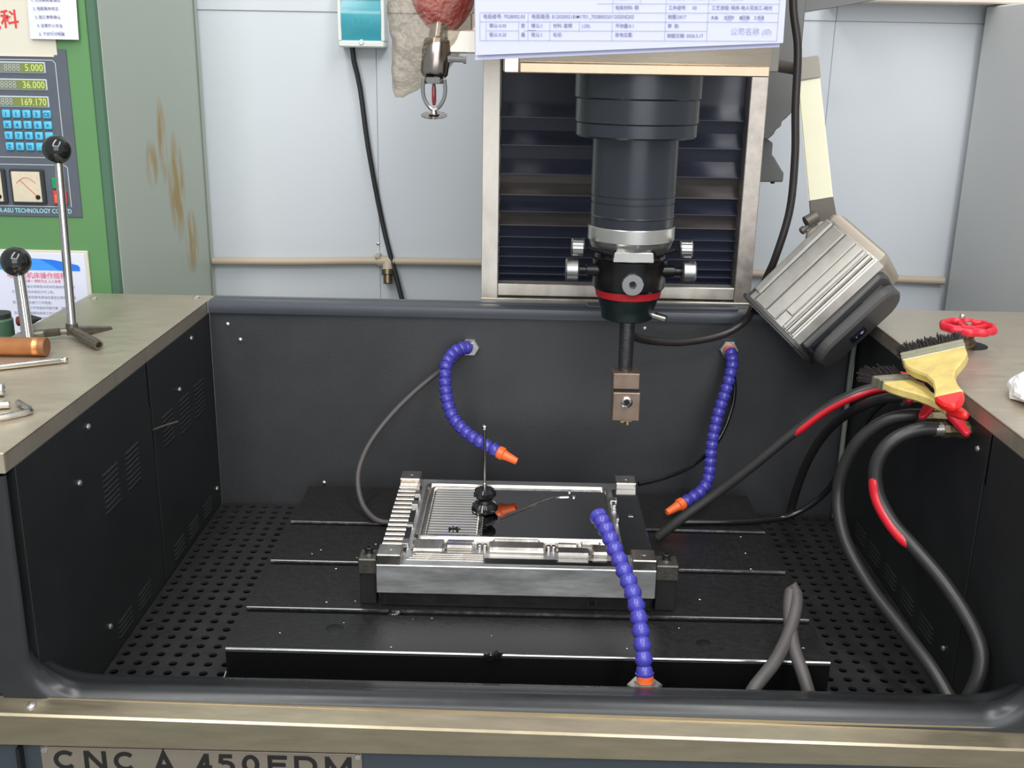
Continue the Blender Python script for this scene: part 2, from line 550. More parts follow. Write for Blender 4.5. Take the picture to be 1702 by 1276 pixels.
# grey cabinet at the right
g = thing('grey_cabinet', 'plain light grey steel cabinet behind the right counter', 'cabinet', (1.3, 0.4, -0.85))
MB().box((0.956, 0.14, -0.85), (1.7, 0.66, 0.892), 0.003).build('cabinet_body', GREYC, g)
MB().box((1.0, 0.135, -0.8), (1.66, 0.14, 0.85), 0.002).build('door', GREYC, g)
lm = thing('signal_lamp', 'small round chrome lamp on the top edge of the grey cabinet', 'lamp', (1.0, 0.60, 0.892))
MB().lathe([(0, 0.017), (0.006, 0.017), (0.012, 0.012)], (1.0, 0.63, 0.893), Z, 18).build('ring', CHROME, lm)
MB().sphere((1.0, 0.63, 0.91), 0.010, 12).build('bulb', GLASS, lm)

# ---------------------------------------------------------------- neighbouring green machine cabinet
c = thing('machine_cabinet', 'green fronted machine control cabinet with rust stained grey side', 'cabinet', (-1.1, 0.4, -0.85))
MB().box((-1.5, 0.130, -0.85), (-0.743, 0.695, 1.25), 0.002).build('cabinet_side', CABG, c)
MB().box((-1.5, 0.124, -0.85), (-0.762, 0.130, 1.25), 0.001).build('cabinet_front', GREEN, c)
MB().box((-0.762, 0.1205, -0.85), (-0.743, 0.130, 1.25), 0.003).build('corner_post', GREEND, c)
MB().box((-0.7435, 0.662, -0.85), (-0.741, 0.668, 1.25)).build('side_seam', mat('seam_grey', (128, 136, 124), 0.5), c)
yp = 0.1235
cp = MB().box((-1.3, 0.1215, 0.4855), (-0.8015, 0.1245, 0.770), 0.001).build('control_panel', PANEL, c)
lp = MB().box((-1.3, 0.1205, 0.757 + 0.0), (-0.8165, 0.1235, 1.0), 0.0008).build('brand_label', BEIGE, c)
lp.location.z += 0.003
text('lettering', '科', 0.031, (-0.906, 0.1202, 0.806), X, Z, INKRED, c, 1, 0.02)
text('lettering', '龙', 0.031, (-0.937, 0.1202, 0.802), X, Z, INKRED, c, 1, 0.02)
MB().box((-1.3, 0.1198, 0.7575), (-0.822, 0.1225, 0.7605)).build('label_edge', CREAM, c)
# white printed outline on the panel
t = MB()
def pl(a, b, wd=0.0011):
    d = (V(b) - V(a))
    n = d.normalized().cross(Y) * wd / 2
    t.prism([(0, 0), (1, 0), (1, 1), (0, 1)], V(a) - n, d, n * 2, -Y, 0, 0.0006)
yl = 0.1215
pl((-1.2, yl, 0.7520), (-0.8260, yl, 0.7520)); pl((-0.8260, yl, 0.7520), (-0.8215, yl, 0.7470)); pl((-0.8215, yl, 0.7470), (-0.8215, yl, 0.5890)); pl((-1.2, yl, 0.5890), (-0.8215, yl, 0.5890))
pl((-1.2, yl, 0.5765), (-0.8240, yl, 0.5765)); pl((-0.8240, yl, 0.5765), (-0.8190, yl, 0.5720)); pl((-0.8190, yl, 0.5720), (-0.8190, yl, 0.5040)); pl((-1.2, yl, 0.5040), (-0.8350, yl, 0.5040))
t.build('printed_outline', PLINE, c)
for (zc, xr, dim, lit) in ((0.7385 - 0.002, -0.8390, '8.8.8', '5.000'), (0.7105 - 0.002, -0.8390, '8.8', '36.000'), (0.6820 - 0.002, -0.8390, '8.8.8', '169.170')):
    zc += 0.003
    MB().box((-1.06, 0.1195, zc - 0.0092), (xr, 0.1225, zc + 0.0092), 0.0012).build('display_frame', PLINE, c)
    d = MB().box((-1.055, 0.1190, zc - 0.0076), (xr - 0.0018, 0.1200, zc + 0.0076)).build('display', LCD, c)
    nx = 0.0095 * len(lit.replace('.', ''))
    MB().box((xr - 0.003 - nx, 0.1186, zc - 0.0073), (xr - 0.0022, 0.1195, zc + 0.0073)).build('display_lit', LCDG, c)
    text('digits', lit, 0.0165, (xr - 0.003, 0.1185, zc - 0.0058), X, Z, DIGIT, c, 0.86, 0.006, 'RIGHT')
    text('digits', '8888', 0.0165, (xr - 0.004 - nx, 0.1185, zc - 0.0058), X, Z, LCDT, c, 0.86, 0.0, 'RIGHT')
keys = [['1', '1', '2', '3', 'CE'], ['X', '4', '5', '6', '+'], ['Y', '7', '8', '9', '-'], ['Z', '0', '▥', '.', '=']]
key0 = None
for r in range(4):
    for q in range(5):
        x, z = -0.9145 + 0.0176 * q, 0.6625 - 0.0183 * r
        if key0 is None:
            key0 = MB().box((x - 0.0070, 0.1170, z - 0.0068), (x + 0.0070, 0.1225, z + 0.0068), 0.0018, seg=2).build('key', KEYM, c)
            k = key0
        else:
            k = part_copy(key0, c, V((x, 0.11975, z - 0.0068)))
        text('key_print', keys[r][q] if keys[r][q] != '▥' else 'III', 0.0095, (x, 0.1168, z - 0.0035), X, Z, KEYD, k, 1, 0.015, 'CENTER')
for x0, x1 in ((-0.9205, -0.8605), (-0.990, -0.929)):
    f = MB().box((x0, 0.1150, 0.5085), (x1, 0.1225, 0.5690), 0.002).build('meter', METERK, c)
    MB().box((x0 + 0.004, 0.1140, 0.5125), (x1 - 0.006, 0.1152, 0.5650), 0.0008).build('meter_face', METER, f)
    t2 = MB()
    pts = [(x0 + 0.012 + 0.034 * k / 8, 0.1136, 0.545 + 0.010 * math.sin(PI * k / 8)) for k in range(9)]
    t2.tube(pts, 0.0004, 5, 0.004)
    t2.cyl((x1 - 0.0125, 0.1136, 0.5215), (x0 + 0.018, 0.1136, 0.551), 0.0005)
    t2.build('scale_and_needle', INKRED, f)
    MB().lathe([(0, 0.0042), (0.002, 0.0036)], (x1 - 0.0125, 0.1138, 0.5210), -Y, 14).build('needle_hub', DARKST, f)
MB().box((-0.8475, 0.1130, 0.5360), (-0.8270, 0.1225, 0.5550), 0.002).build('green_button', GBTN, c)
MB().box((-0.8480, 0.1150, 0.5085), (-0.8240, 0.1225, 0.5335), 0.002).build('button_bezel', INKRED, c)
MB().box((-0.8440, 0.1105, 0.5110), (-0.8280, 0.1155, 0.5260), 0.002).build('orange_button', OBTN, c)
text('lettering', 'R-ASU TECHNOLOGY CO.,LTD', 0.0112, (-0.9485, 0.1213, 0.4925), X, Z, LTEXT, c, 0.83, 0.012)

nt_ = thing('handwritten_note', 'white handwritten paper stuck over the beige label on the green cabinet', 'note', (-0.815, 0.12, 0.786))
def note(u, v):
    x, z = -0.857 + 0.004 * v + 0.082 * u, 0.786 + 0.16 * v
    return (x, 0.1175 - 0.003 * math.sin(PI * u) - 0.002 * (1 - v), z)
t = MB().grid(note, 8, 8)
g_ = bmesh.ops.solidify(t.bm, geom=t.bm.faces[:], thickness=0.0004)
t.build('sheet', PAPER, nt_)
rn = random.Random(4)
for k, s in enumerate(('1. 工作前检查油位', '2. 电极装夹校正', '3. 加工参数确认', '4. 注意防火安全', '5. 下班关闭电源')):
    text('handwriting', s, 0.0062, (-0.848 + 0.002 * k, 0.1128, 0.846 - 0.0135 * k), X, V((-0.03, 0, 1)), INK, nt_, 1.0)
text('handwriting', '6月18日', 0.0062, (-0.822, 0.1128, 0.794), X, Z, INKL, nt_, 1.0)

no = thing('printed_notice', 'white printed notice with blue header and red title behind the left counter', 'notice', (-0.9, 0.12, 0.1))
MB().box((-1.15, 0.1185, 0.10), (-0.7975, 0.1235, 0.4265), 0.001).build('board', BEIGE, no)
MB().box((-1.145, 0.1172, 0.105), (-0.8035, 0.1188, 0.4215), 0.0004).build('sheet', PAPER, no)
MB().prism([(-1.13, 0.390), (-1.0, 0.404), (-0.90, 0.412), (-0.862, 0.410), (-0.838, 0.4055), (-0.8165, 0.401), (-0.8135, 0.3975), (-0.8135, 0.3905), (-1.13, 0.3905)], (0, 0.1171, 0), X, Z, -Y, 0, 0.0004).build('blue_header', BLUEP, no)
MB().prism([(-0.885, 0.411), (-0.862, 0.410), (-0.838, 0.4055), (-0.8165, 0.401), (-0.8135, 0.3975), (-0.8135, 0.3905), (-0.850, 0.3905), (-0.865, 0.401)], (0, 0.1167, 0), X, Z, -Y, 0, 0.0004).build('blue_sweep', BLUEP2, no)
text('lettering', '电火花机床操作规程', 0.0118, (-0.947, 0.1170, 0.3765), X, Z, PINK, no, 1.02, 0.012)
text('lettering', '安全第一 预防为主 人人有责', 0.0058, (-0.923, 0.1170, 0.3685), X, Z, PINK, no, 1.0)
lines = ['一、操作者必须熟悉本机床性能结构和操作', '方法，经考试合格后方可上机。', '二、开机前检查电源油位是否正常和工作液', '面，加工时应高于工件表面。', '三、装夹工件电极应牢固可靠，接触良好，', '加工中禁止触摸电极和工件以防触电。', '四、工作液应保持清洁，及时过滤，禁止', '在机床附近使用明火。', '五、加工中操作者不得离开', '岗位，发现异常及时停机。', '六、下班切断电源，清理', '机床和周围环境。', '七、做好日常保养和记录', '保持机床清洁。']
for k, s in enumerate(lines):
    text('small_print', s, 0.0058, (-0.942 + (0.006 if k % 2 == 0 else 0), 0.1170, 0.3585 - 0.0098 * k), X, Z, INKL, no, 1.0)

# small canister and red marker standing behind the left counter edge
k_ = thing('canister', 'dark green canister at the photo edge behind the left counter', 'canister', (-0.80, -0.20, 0.33))
MB().lathe([(0, 0.022), (0.052, 0.022), (0.056, 0.019)], (-0.812, -0.20, 0.325), Z, 18).build('can', GREEND, k_)
MB().lathe([(0, 0.020), (0.007, 0.020)], (-0.812, -0.20, 0.3805), Z, 18).build('lid', METERK, k_)
k_ = thing('paint_marker', 'dark red pointed marker lying behind the left counter edge', 'marker', (-0.775, -0.20, 0.365))
MB().lathe([(0, 0.0075), (0.022, 0.0075)], (-0.781, -0.20, 0.375), (1, 0, 0.15), 12).build('barrel', mat('marker_red', (96, 32, 34), 0.4), k_)
MB().lathe([(0, 0.0072), (0.010, 0.003), (0.014, 0.0015)], (-0.7592, -0.20, 0.3783), (1, 0, 0.15), 12).build('tip', DARKST, k_)

# ---------------------------------------------------------------- the EDM tank
T = thing('machine_tank', 'dark open machine tank with stainless side counters and a rolled front lip', 'machine', (0, -0.35, -0.85))
MB().box((XL - 0.0, 0.0, -0.06), (XR + 0.0, 0.03, 0.348), 0.001).build('back_wall', TANK, T)
MB().prism([(-0.010, 0.349), (-0.012, 0.358), (-0.010, 0.3655), (-0.004, 0.369), (0.012, 0.369), (0.016, 0.366), (0.022, 0.366), (0.026, 0.369), (0.036, 0.369), (0.036, 0.349)], (0, 0, 0), Y, Z, X, XL + 0.002, XR - 0.002).build('back_rim', RIMM, T)
MB().box((0.09, -0.004, 0.3692), (0.345, 0.022, 0.374), 0.001).build('rim_strip', RIMM, T)
MB().box((XL, -0.70, -0.075), (XR, 0.03, -0.055)).build('drip_tray', PIT, T)

# side panels with a seam, louvres pressed out of them
scr = None
def screw(at, axis):
    global scr
    return MB().lathe([(0, 0.0042), (0.0012, 0.0040), (0.0026, 0.0026), (0.003, 0.0008)], at, axis, 10).build('screw', NUTM, T)
for side, seam in ((-1, -0.308), (1, -0.540)):
    xi = side * 0.55
    xo = side * 0.566
    lo, hi = min(xi, xo), max(xi, xo)
    gp = 0.0040 if side < 0 else 0.0018
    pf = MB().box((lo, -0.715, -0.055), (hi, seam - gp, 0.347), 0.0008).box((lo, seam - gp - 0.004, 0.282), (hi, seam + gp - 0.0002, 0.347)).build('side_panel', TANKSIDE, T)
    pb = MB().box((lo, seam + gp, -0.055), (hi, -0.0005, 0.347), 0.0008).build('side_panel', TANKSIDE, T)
    MB().box((side * 0.5665 - 0.0005, -0.715, -0.055), (side * 0.5665 + 0.004, 0.0, 0.347)).build('seam_backing', PIT, T)
    louv = {}
    def louvre(y0, y1, z, hgt, pan):
        key = (round(y1 - y0, 3), hgt)
        if key not in louv:
            n_ = MB()
            # a hood: wedge out of the panel, open below
            rings = []
            for a in (0.0, 0.12, 0.88, 1.0):
                y = y0 + (y1 - y0) * a
                d = 0.0 if a in (0.0, 1.0) else 0.0022
                x0_ = xi
                rings.append([(x0_ + side * 0.0005, y, z + hgt * 0.62), (x0_ - side * d * 0.6, y, z + hgt * 0.40), (x0_ - side * d, y, z + hgt * 0.12), (x0_ + side * 0.0005, y, z + hgt * 0.02)])
            n_.loft(rings)
            o = n_.build('louvre', TANKSIDE, pan)
            o2 = MB().box((xi - 0.0006, y0 + 0.003, z - hgt * 0.58), (xi + 0.0006, y1 - 0.003, z + hgt * 0.06)).build('louvre_slot', PIT, pan)
            louv[key] = (o, o2, V((0, (y0 + y1) / 2, z)))
        else:
            o, o2, ref = louv[key]
            d = V((0, (y0 + y1) / 2, z)) - ref
            for q in (o, o2):
                w_ = q.copy()
                COL.objects.link(w_)
                base = q.parent.location + T.location
                w_.parent = pan
                w_.location = q.location + q.parent.location + d - pan.location
    up_cols = ((-0.500, -0.446, pf, 8), (-0.421, -0.368, pf, 8), (-0.271, -0.217, pb, 8), (-0.191, -0.137, pb, 8), (-0.113, -0.059, pb, 8))
    low_cols = ((-0.497, -0.443, pf), (-0.421, -0.367, pf), (-0.264, -0.210, pb), (-0.189, -0.135, pb), (-0.110, -0.056, pb))
    if side == 1:
        up_cols = ()
        low_cols = ((-0.464, -0.410, pb), (-0.388, -0.334, pb), (-0.312, -0.258, pb), (-0.236, -0.182, pb), (-0.160, -0.106, pb))
    for y0, y1, pan, n_ in up_cols:
        for r in range(n_):
            if r >= 6 and (y0 in (-0.271,)) and r == 7:
                continue
            louvre(y0, y1, 0.247 - r * 0.0074, 0.0055, pan)
    for y0, y1, pan in low_cols:
        for r in range(4):
            louvre(y0, y1, 0.034 - r * 0.0072, 0.0055, pan)
for a in ((-0.55, -0.525, 0.325), (-0.55, -0.180, 0.266), (-0.55, -0.024, 0.035), (-0.55, -0.521, 0.046), (-0.55, -0.105, 0.329), (-0.55, -0.566, 0.267)):
    screw(a, X)
for a in ((0.55, -0.510, 0.316), (0.55, -0.500, 0.030)):
    screw(a, -X)
for a in ((-0.52, -0.0, 0.327), (-0.5, 0.0, 0.30), (0.19, 0.0, 0.335), (-0.365, 0.0, 0.040)):
    screw(a, -Y)
tag(MB().tube([(-0.549, -0.311, 0.245), (-0.540, -0.285, 0.243), (-0.530, -0.258, 0.240)], 0.0018, 8).build('latch_pin', OXID), 'thin steel pin sticking out of the left side panel seam', 'pin')

# counters
def counter(x0, x1, inner):
    t = MB()
    t.box((x0, -0.735, H - 0.0036), (x1, 0.034, H), 0.0016)
    xl = inner
    s = 1 if inner > 0 else -1
    t.box((min(xl, xl + s * 0.0015), -0.735, H - 0.022), (max(xl, xl + s * 0.0015), -0.008, H), 0.0005)
    t.box((x0, -0.7365, H - 0.022), (x1, -0.735, H), 0.0005)
    return t.build('countertop', STEEL, T)
counter(-0.762, XL, XL)
counter(XR, 0.95, XR)
MB().box((-0.760, -0.733, -0.85), (-0.568, 0.03, H - 0.002)).build('side_cabinet', FLANGE, T)
MB().box((0.568, -0.733, -0.85), (0.948, 0.03, H - 0.002)).build('side_cabinet', FLANGE, T)
for a in ((-0.742, -0.008, H), (-0.575, 0.014, H), (0.60, 0.018, H)):
    MB().lathe([(0, 0.006), (0.002, 0.006), (0.0035, 0.004), (0.004, 0.002)], a, Z, 10).build('screw', NUTM, T)

# rolled front lip: one profile swept along the U of the tank opening
prof = [(-0.650, -0.050), (-0.662, -0.026), (-0.672, -0.016), (-0.684, -0.012), (-0.698, -0.009), (-0.706, -0.004), (-0.713, -0.0005), (-0.720, 0.0), (-0.728, -0.002), (-0.734, -0.0065), (-0.738, -0.013), (-0.740, -0.020), (-0.740, -0.055)]
path = []
zb, rr = 0.0870, 0.050
for z in (0.345, 0.30, 0.22, zb + rr):
    path.append((XL, z, 1, 0))
for k in range(1, 12):
    a = PI / 2 * k / 12
    path.append((XL + rr - rr * math.cos(a), zb + rr - rr * math.sin(a), math.cos(a), math.sin(a)))
path.append((XL + rr, zb, 0, 1))
path.append((0.0, zb, 0, 1))
path.append((XR - rr, zb, 0, 1))
for k in range(1, 12):
    a = PI / 2 * k / 12
    path.append((XR - rr + rr * math.sin(a), zb + rr - rr * math.cos(a), -math.sin(a), math.cos(a)))
for z in (zb + rr, 0.22, 0.30, 0.345):
    path.append((XR, z, -1, 0))
t = MB()
rings = []
for x, z, nx, nz in path:
    # the pillars are flat flanges, the bottom run is the thick roll
    k = 0.22 + 0.78 * max(0.0, nz) ** 0.6
    rings.append([(x + nx * d * (0.4 + 0.6 * k), -0.740 + (y + 0.740) * k, z + nz * d) for y, d in prof])
t.loft(rings, closed=False, caps=False)
t.build('front_lip', LIPM, T)
# front skins below and beside the lip
MB().box((-0.762, -0.738, -0.85), (-0.598, -0.7335, 0.346), 0.0008).build('front_pillar', FLANGE, T)
MB().box((0.598, -0.738, -0.85), (0.95, -0.7335, 0.346), 0.0008).build('front_pillar', FLANGE, T)
MB().box((-0.600, -0.7375, -0.85), (0.600, -0.7335, 0.045)).build('front_skin', FLANGE, T)
rings = []
for x in (-0.80, 0.98):
    ze = 0.0675 - 0.0125 * x
    rings.append([(x, -0.7385, 0.070), (x, -0.7386, ze + 0.0075), (x, -0.7605, ze + 0.0022), (x, -0.7630, ze), (x, -0.7630, 0.0385), (x, -0.7612, 0.0365), (x, -0.7385, 0.0365)])
MB().loft(rings).build('front_trim', TRIM, T, smooth=False)
MB().box((-0.5640, -0.7650, -0.4), (-0.5600, -0.745, 0.0338)).build('apron_edge', DARKST, T)
MB().box((-0.80, -0.7550, -0.5), (0.98, -0.7386, 0.0362), 0.001).build('apron', APRON, T)
npl = MB().box((-0.5400, -0.7580, -0.06), (-0.1840, -0.7548, 0.0328), 0.0006).build('name_plate', PLATEM, T)
def stroke_letter(ch, x0, x1, z0, z1):
    w_, h_, sw = x1 - x0, z1 - z0, 0.0049
    def arc(cx, cz, rx, rz, a0, a1, n=14):
        return [(cx + rx * math.cos(math.radians(a0 + (a1 - a0) * k / n)), cz + rz * math.sin(math.radians(a0 + (a1 - a0) * k / n))) for k in range(n + 1)]
    e = sw / 2
    a, b, m = e, w_ - e, w_ / 2
    hh = h_ - e
    S_ = {'C': [arc(m, h_ / 2, m - e, h_ / 2 - e, 45, 315)], 'N': [[(a, 0), (a, h_)], [(a + 0.001, h_ - 0.001), (b - 0.001, 0.001)], [(b, 0), (b, h_)]],
          'A': [[(a, 0), (m, h_ - 0.001), (b, 0)], [(w_ * 0.26, h_ * 0.28), (w_ * 0.74, h_ * 0.28)]], '4': [[(w_ * 0.68, 0), (w_ * 0.68, h_)], [(w_ * 0.64, h_ - 0.001), (e, h_ * 0.30), (w_, h_ * 0.30)]],
          '5': [[(b, hh), (a + 0.001, hh), (a, h_ * 0.52)], arc(m - 0.001, h_ * 0.34, m - e + 0.001, h_ * 0.34 - e, 130, -140)], '0': [arc(m, h_ / 2, m - e, h_ / 2 - e, 0, 360, 24)],
          'E': [[(a, 0), (a, h_)], [(a, hh), (w_, hh)], [(a, h_ * 0.52), (w_ * 0.92, h_ * 0.52)], [(a, e), (w_, e)]], 'D': [[(a, 0), (a, h_)], [(a, hh), (m, hh)] + arc(m, h_ / 2, m - e, h_ / 2 - e, 90, -90)[1:] + [(a, e)]],
          'M': [[(a, 0), (a, h_)], [(a + 0.0005, h_ - 0.002), (m, h_ * 0.1), (b - 0.0005, h_ - 0.002)], [(b, 0), (b, h_)]]}[ch]
    mb = MB()
    for k, line in enumerate(S_):
        L_, R2 = [], []
        for i, p in enumerate(line):
            q0, q1 = line[max(i - 1, 0)], line[min(i + 1, len(line) - 1)]
            d0 = V((p[0] - q0[0], p[1] - q0[1])); d1 = V((q1[0] - p[0], q1[1] - p[1]))
            if d0.length < 1e-9: d0 = d1
            if d1.length < 1e-9: d1 = d0
            d0.normalize(); d1.normalize()
            t_ = (d0 + d1).normalized(); n_ = V((-t_.y, t_.x))
            f = e / max(0.35, n_.dot(V((-d0.y, d0.x))))
            L_.append((p[0] + n_.x * f, p[1] + n_.y * f)); R2.append((p[0] - n_.x * f, p[1] - n_.y * f))
        for i in range(len(line) - 1):
            mb.prism([L_[i], R2[i], R2[i + 1], L_[i + 1]], (x0, -0.7580, z0), X, Z, -Y, -0.0002, 0.0006 + 0.00004 * k)
    mb.build('letter', BLACKT, npl, smooth=False)
for ch, p0, p1 in (('C', 90, 129), ('N', 141, 178), ('C', 190, 228), ('A', 256, 291), ('4', 328, 353), ('5', 364, 391), ('0', 403, 432), ('E', 446, 478), ('D', 490, 528), ('M', 541, 585)):
    stroke_letter(ch, -0.5275 + (p0 - 88) / 1497, -0.5275 + (p1 - 88) / 1497, 0.0045, 0.0290)
for a in ((-0.5355, -0.7580, 0.0285), (-0.1885, -0.7580, 0.0295)):
    MB().lathe([(0, 0.0042), (0.0012, 0.0035), (0.0013, 0.002)], a, -Y, 12).build('rivet', NUTM, npl)
MB().box((0.262, -0.7580, -0.05), (0.56, -0.7548, 0.0055), 0.0005).build('white_label', PAPER, T)
MB().lathe([(0, 0.006), (0.002, 0.005), (0.003, 0.002)], (-0.548, -0.750, 0.0790), (0, -0.3, 0.95), 12).build('screw', NUTM, T)

# perforated grates either side of the table
def grate(name, label, x0, x1, y0, y1, ph):
    G = thing(name, label, 'grate', ((x0 + x1) / 2, (y0 + y1) / 2, -0.004), 'perforated tank grates')
    t = bmesh.new()
    nx = round((x1 - x0) / 0.0225)
    ny = round((y1 - y0) / 0.0226)
    dx, dy = (x1 - x0) / nx, (y1 - y0) / ny
    N = 12
    def ring(cx, cy, sq, z):
        out = []
        for k in range(N):
            a = 2 * PI * k / N + PI / 4
            c_, s_ = math.cos(a), math.sin(a)
            if sq:
                q = max(abs(c_), abs(s_))
                out.append(t.verts.new((cx + dx / 2 * c_ / q, cy + dy / 2 * s_ / q, z)))
            else:
                out.append(t.verts.new((cx + 0.0058 * c_, cy + 0.0058 * s_, z)))
        return out
    for i in range(nx):
        for j in range(ny):
            cx, cy = x0 + dx * (i + 0.5), y0 + dy * (j + 0.5)
            o_, h_, l_ = ring(cx, cy, True, 0), ring(cx, cy, False, 0), ring(cx, cy, False, -0.003)
            for k in range(N):
                q = (k + 1) % N
                t.faces.new((o_[k], o_[q], h_[q], h_[k]))
                t.faces.new((h_[k], h_[q], l_[q], l_[k]))
    bmesh.ops.remove_doubles(t, verts=t.verts[:], dist=1e-5)
    mb = MB(); mb._add(t)
    mb.build('plate', GRATE, G, smooth=False)
    MB().box((x0, y0 - 0.001, -0.03), (x0 + 0.004, y1, -0.003)).build('support', PIT, G)
    MB().box((x1 - 0.004, y0 - 0.001, -0.03), (x1, y1, -0.003)).build('support', PIT, G)
    MB().box((x0, y0 - 0.002, -0.03), (x1, y0 + 0.001, -0.001)).build('front_edge', DARKST, G)
grate('perforated_grate', 'black perforated grate on the left side of the slotted table', -0.5485, -0.386, -0.655, -0.010, 0)
grate('perforated_grate', 'black perforated grate on the right side under the hanging hoses', 0.3815, 0.5485, -0.655, -0.010, 0)

# ---------------------------------------------------------------- T-slot table
W = thing('work_table', 'black cast iron table with T slots on the tank floor', 'table', (0, -0.3, -0.05))
slots = [-0.188, -0.328, -0.469]
pr = [(-0.0735 - 0.5, 0.0), (-0.5735, 0.0485), (-0.572, 0.05)]
for s in reversed(slots):
    a, b = s - 0.0125, s
    pr += [(a, 0.05), (a, 0.036), (a - 0.006, 0.036), (a - 0.006, 0.024), (b + 0.006, 0.024), (b + 0.006, 0.036), (b, 0.036), (b, 0.0485), (b + 0.0015, 0.05)]
pr += [(-0.040, 0.05), (-0.040, -0.04), (-0.5735, -0.04)]
pr = pr[1:]
MB().prism(pr, (0, 0, 0), Y, Z, X, -0.3838, 0.3785).build('table_slab', CAST, W)
for s in slots:
    MB().prism([(0, 0), (0.0004, 0.0026), (0.0024, 0.0031), (0.0030, 0.0026)], (0, s - 0.0006, 0.0474), Y, Z, X, -0.3838, 0.3785).build('slot_edge', BRIGHT, W)
MB().prism([(0, 0), (-0.0004, 0.0016), (0.0003, 0.0030), (0.0016, 0.0032), (0.0016, 0)], (0, -0.5742, 0.0472), Y, Z, X, -0.3838, 0.3785).build('slot_edge', BRIGHT, W)
MB().box((-0.3835, -0.5755, -0.04), (0.378, -0.5736, 0.0468), 0.0003).build('front_face', CASTF, W)
MB().prism([(-0.655, -0.001), (-0.5755, 0.0), (-0.5755, 0.018), (-0.655, 0.001)], (0, 0, 0), Y, Z, X, -0.3850, -0.3838).build('edge_strip', BRIGHT, W)
for x, y, r_ in ((-0.255, -0.520, 0.012), (0.225, -0.535, 0.010)):
    MB().lathe([(0, r_), (0.0003, r_ * 0.9)], (x, y, 0.0500), Z, 20).build('oil_spot', CASTF, W)
for x, y, sd in ((-0.182, -0.4755, 1), (-0.045, -0.5755, 5)):
    mb = MB().sphere((x, y, 0.0490), 0.008, 14, (1.3, 0.7, 0.7))
    for v in mb.bm.verts:
        v.co += (v.co - V((x, y, 0.049))) * noise.noise(v.co * 160 + V((sd, 0, 0))) * 0.9
    mb.build('oil_sludge', GLOSSBLK, W)
rn = random.Random(7)
t = MB()
for k in range(46):
    x, y = rn.uniform(-0.37, 0.37), rn.uniform(-0.565, -0.05)
    if abs(x + 0.02) < 0.2 and y > -0.48:
        continue
    if any(s - 0.016 < y < s + 0.004 for s in slots):
        continue
    r_ = rn.uniform(0.0008, 0.0019)
    t.box((x - r_, y - r_ * 0.5, 0.05), (x + r_, y + r_ * 0.5, 0.0506), 0.0002)
o = t.build('metal_chip', BRIGHT, W)
o['kind'] = 'stuff'

# ---------------------------------------------------------------- mould block
B = thing('mold_block', 'bright milled steel mould block with corner posts clamped on the table', 'mold', (-0.02, -0.31, 0.05))
ZP = 0.116
MB().box((-0.203, -0.455, 0.0502), (0.165, -0.176, 0.0738), 0.001).build('base_plate', DARKST, B)
MB().lathe([(0, 0.0075), (0.0015, 0.0075), (0.0015, 0.005), (-0.002, 0.005)], (0.085, -0.455, 0.0615), -Y, 18).build('base_hole', PIT, B)
MB().box((-0.2075, -0.465, 0.0738), (0.1695, -0.158, ZP), 0.0012).build('body', MOLDSIDE, B)
post0 = None
for x0, y0 in ((-0.2065, -0.4645), (-0.2065, -0.194), (0.1355, -0.194), (0.1365, -0.4645)):
    m_ = MOLD
    q = MB().box((x0, y0, ZP - 0.001), (x0 + 0.0325, y0 + 0.0345, 0.1305), 0.0012).build('corner_post', m_, B)
    MB().lathe([(0, 0.0045), (0.0006, 0.0045), (0.0006, 0.003)], (x0 + 0.017, y0 + 0.020, 0.1303), Z, 12).build('post_hole', BRIGHT, q)
# left stepped rail with ribs
MB().box((-0.2065, -0.4295, ZP - 0.001), (-0.171, -0.1945, 0.1185), 0.0006).build('left_rail', MIRRORD, B)
rib0 = None
for k in range(15):
    y = -0.424 + 0.0158 * k
    if rib0 is None:
        rib0 = MB().prism([(0, 0), (0.0022, 0.0018), (0.0048, 0.0025), (0.0074, 0.0018), (0.0094, 0)], (0, y, 0.1184), Y, Z, X, -0.2060, -0.1785).build('rail_rib', RAILM, B)
        r0 = V(rib0.location) + B.location
    else:
        part_copy(rib0, B, r0 + V((0, 0.0158 * k, 0)))
for k, (y0, y1, dz) in enumerate(((-0.410, -0.392, 0.003), (-0.345, -0.335, 0.002), (-0.278, -0.262, 0.005), (-0.235, -0.215, 0.003))):
    MB().box((-0.1790, y0, ZP), (-0.1695, y1, 0.1185 + dz), 0.0005).build('rail_lug', MOLD, B)
# raised frame round the cavity
def frame_ring(x0, x1, y0, y1, wd, z0, z1, r):
    def loop(d):
        pts = []
        for cx, cy, a0 in ((x1 - r, y1 - r, 0), (x0 + r, y1 - r, PI / 2), (x0 + r, y0 + r, PI), (x1 - r, y0 + r, 3 * PI / 2)):
            for k in range(5):
                a = a0 + PI / 2 * k / 4
                pts.append((cx + (r - d) * math.cos(a), cy + (r - d) * math.sin(a)))
        return pts
    t = MB()
    A, Bq, Cq, Dq = loop(0), loop(wd * 0.3), loop(wd * 0.7), loop(wd)
    rings = [[(x, y, z0) for x, y in A], [(x, y, z1) for x, y in Bq], [(x, y, z1) for x, y in Cq], [(x, y, z0 - 0.003) for x, y in Dq]]
    t.loft(rings, True, False)
    return t
frame_ring(-0.1660, 0.1240, -0.3850, -0.1840, 0.0080, ZP, 0.1215, 0.012).build('cavity_rim', MOLD, B)
MB().box((-0.1480, -0.3690, ZP - 0.0010), (-0.0692, -0.1985, ZP + 0.0004)).build('pocket_floor', MIRROR, B)
frame_ring(-0.1570, -0.0690, -0.3770, -0.1925, 0.0100, ZP + 0.0005, 0.1190, 0.008).build('pocket_rim', MOLD, B)
MB().box((-0.0690, -0.3780, ZP), (0.1165, -0.1915, 0.1172), 0.0004).build('polished_face', MIRROR, B)
rib0 = None
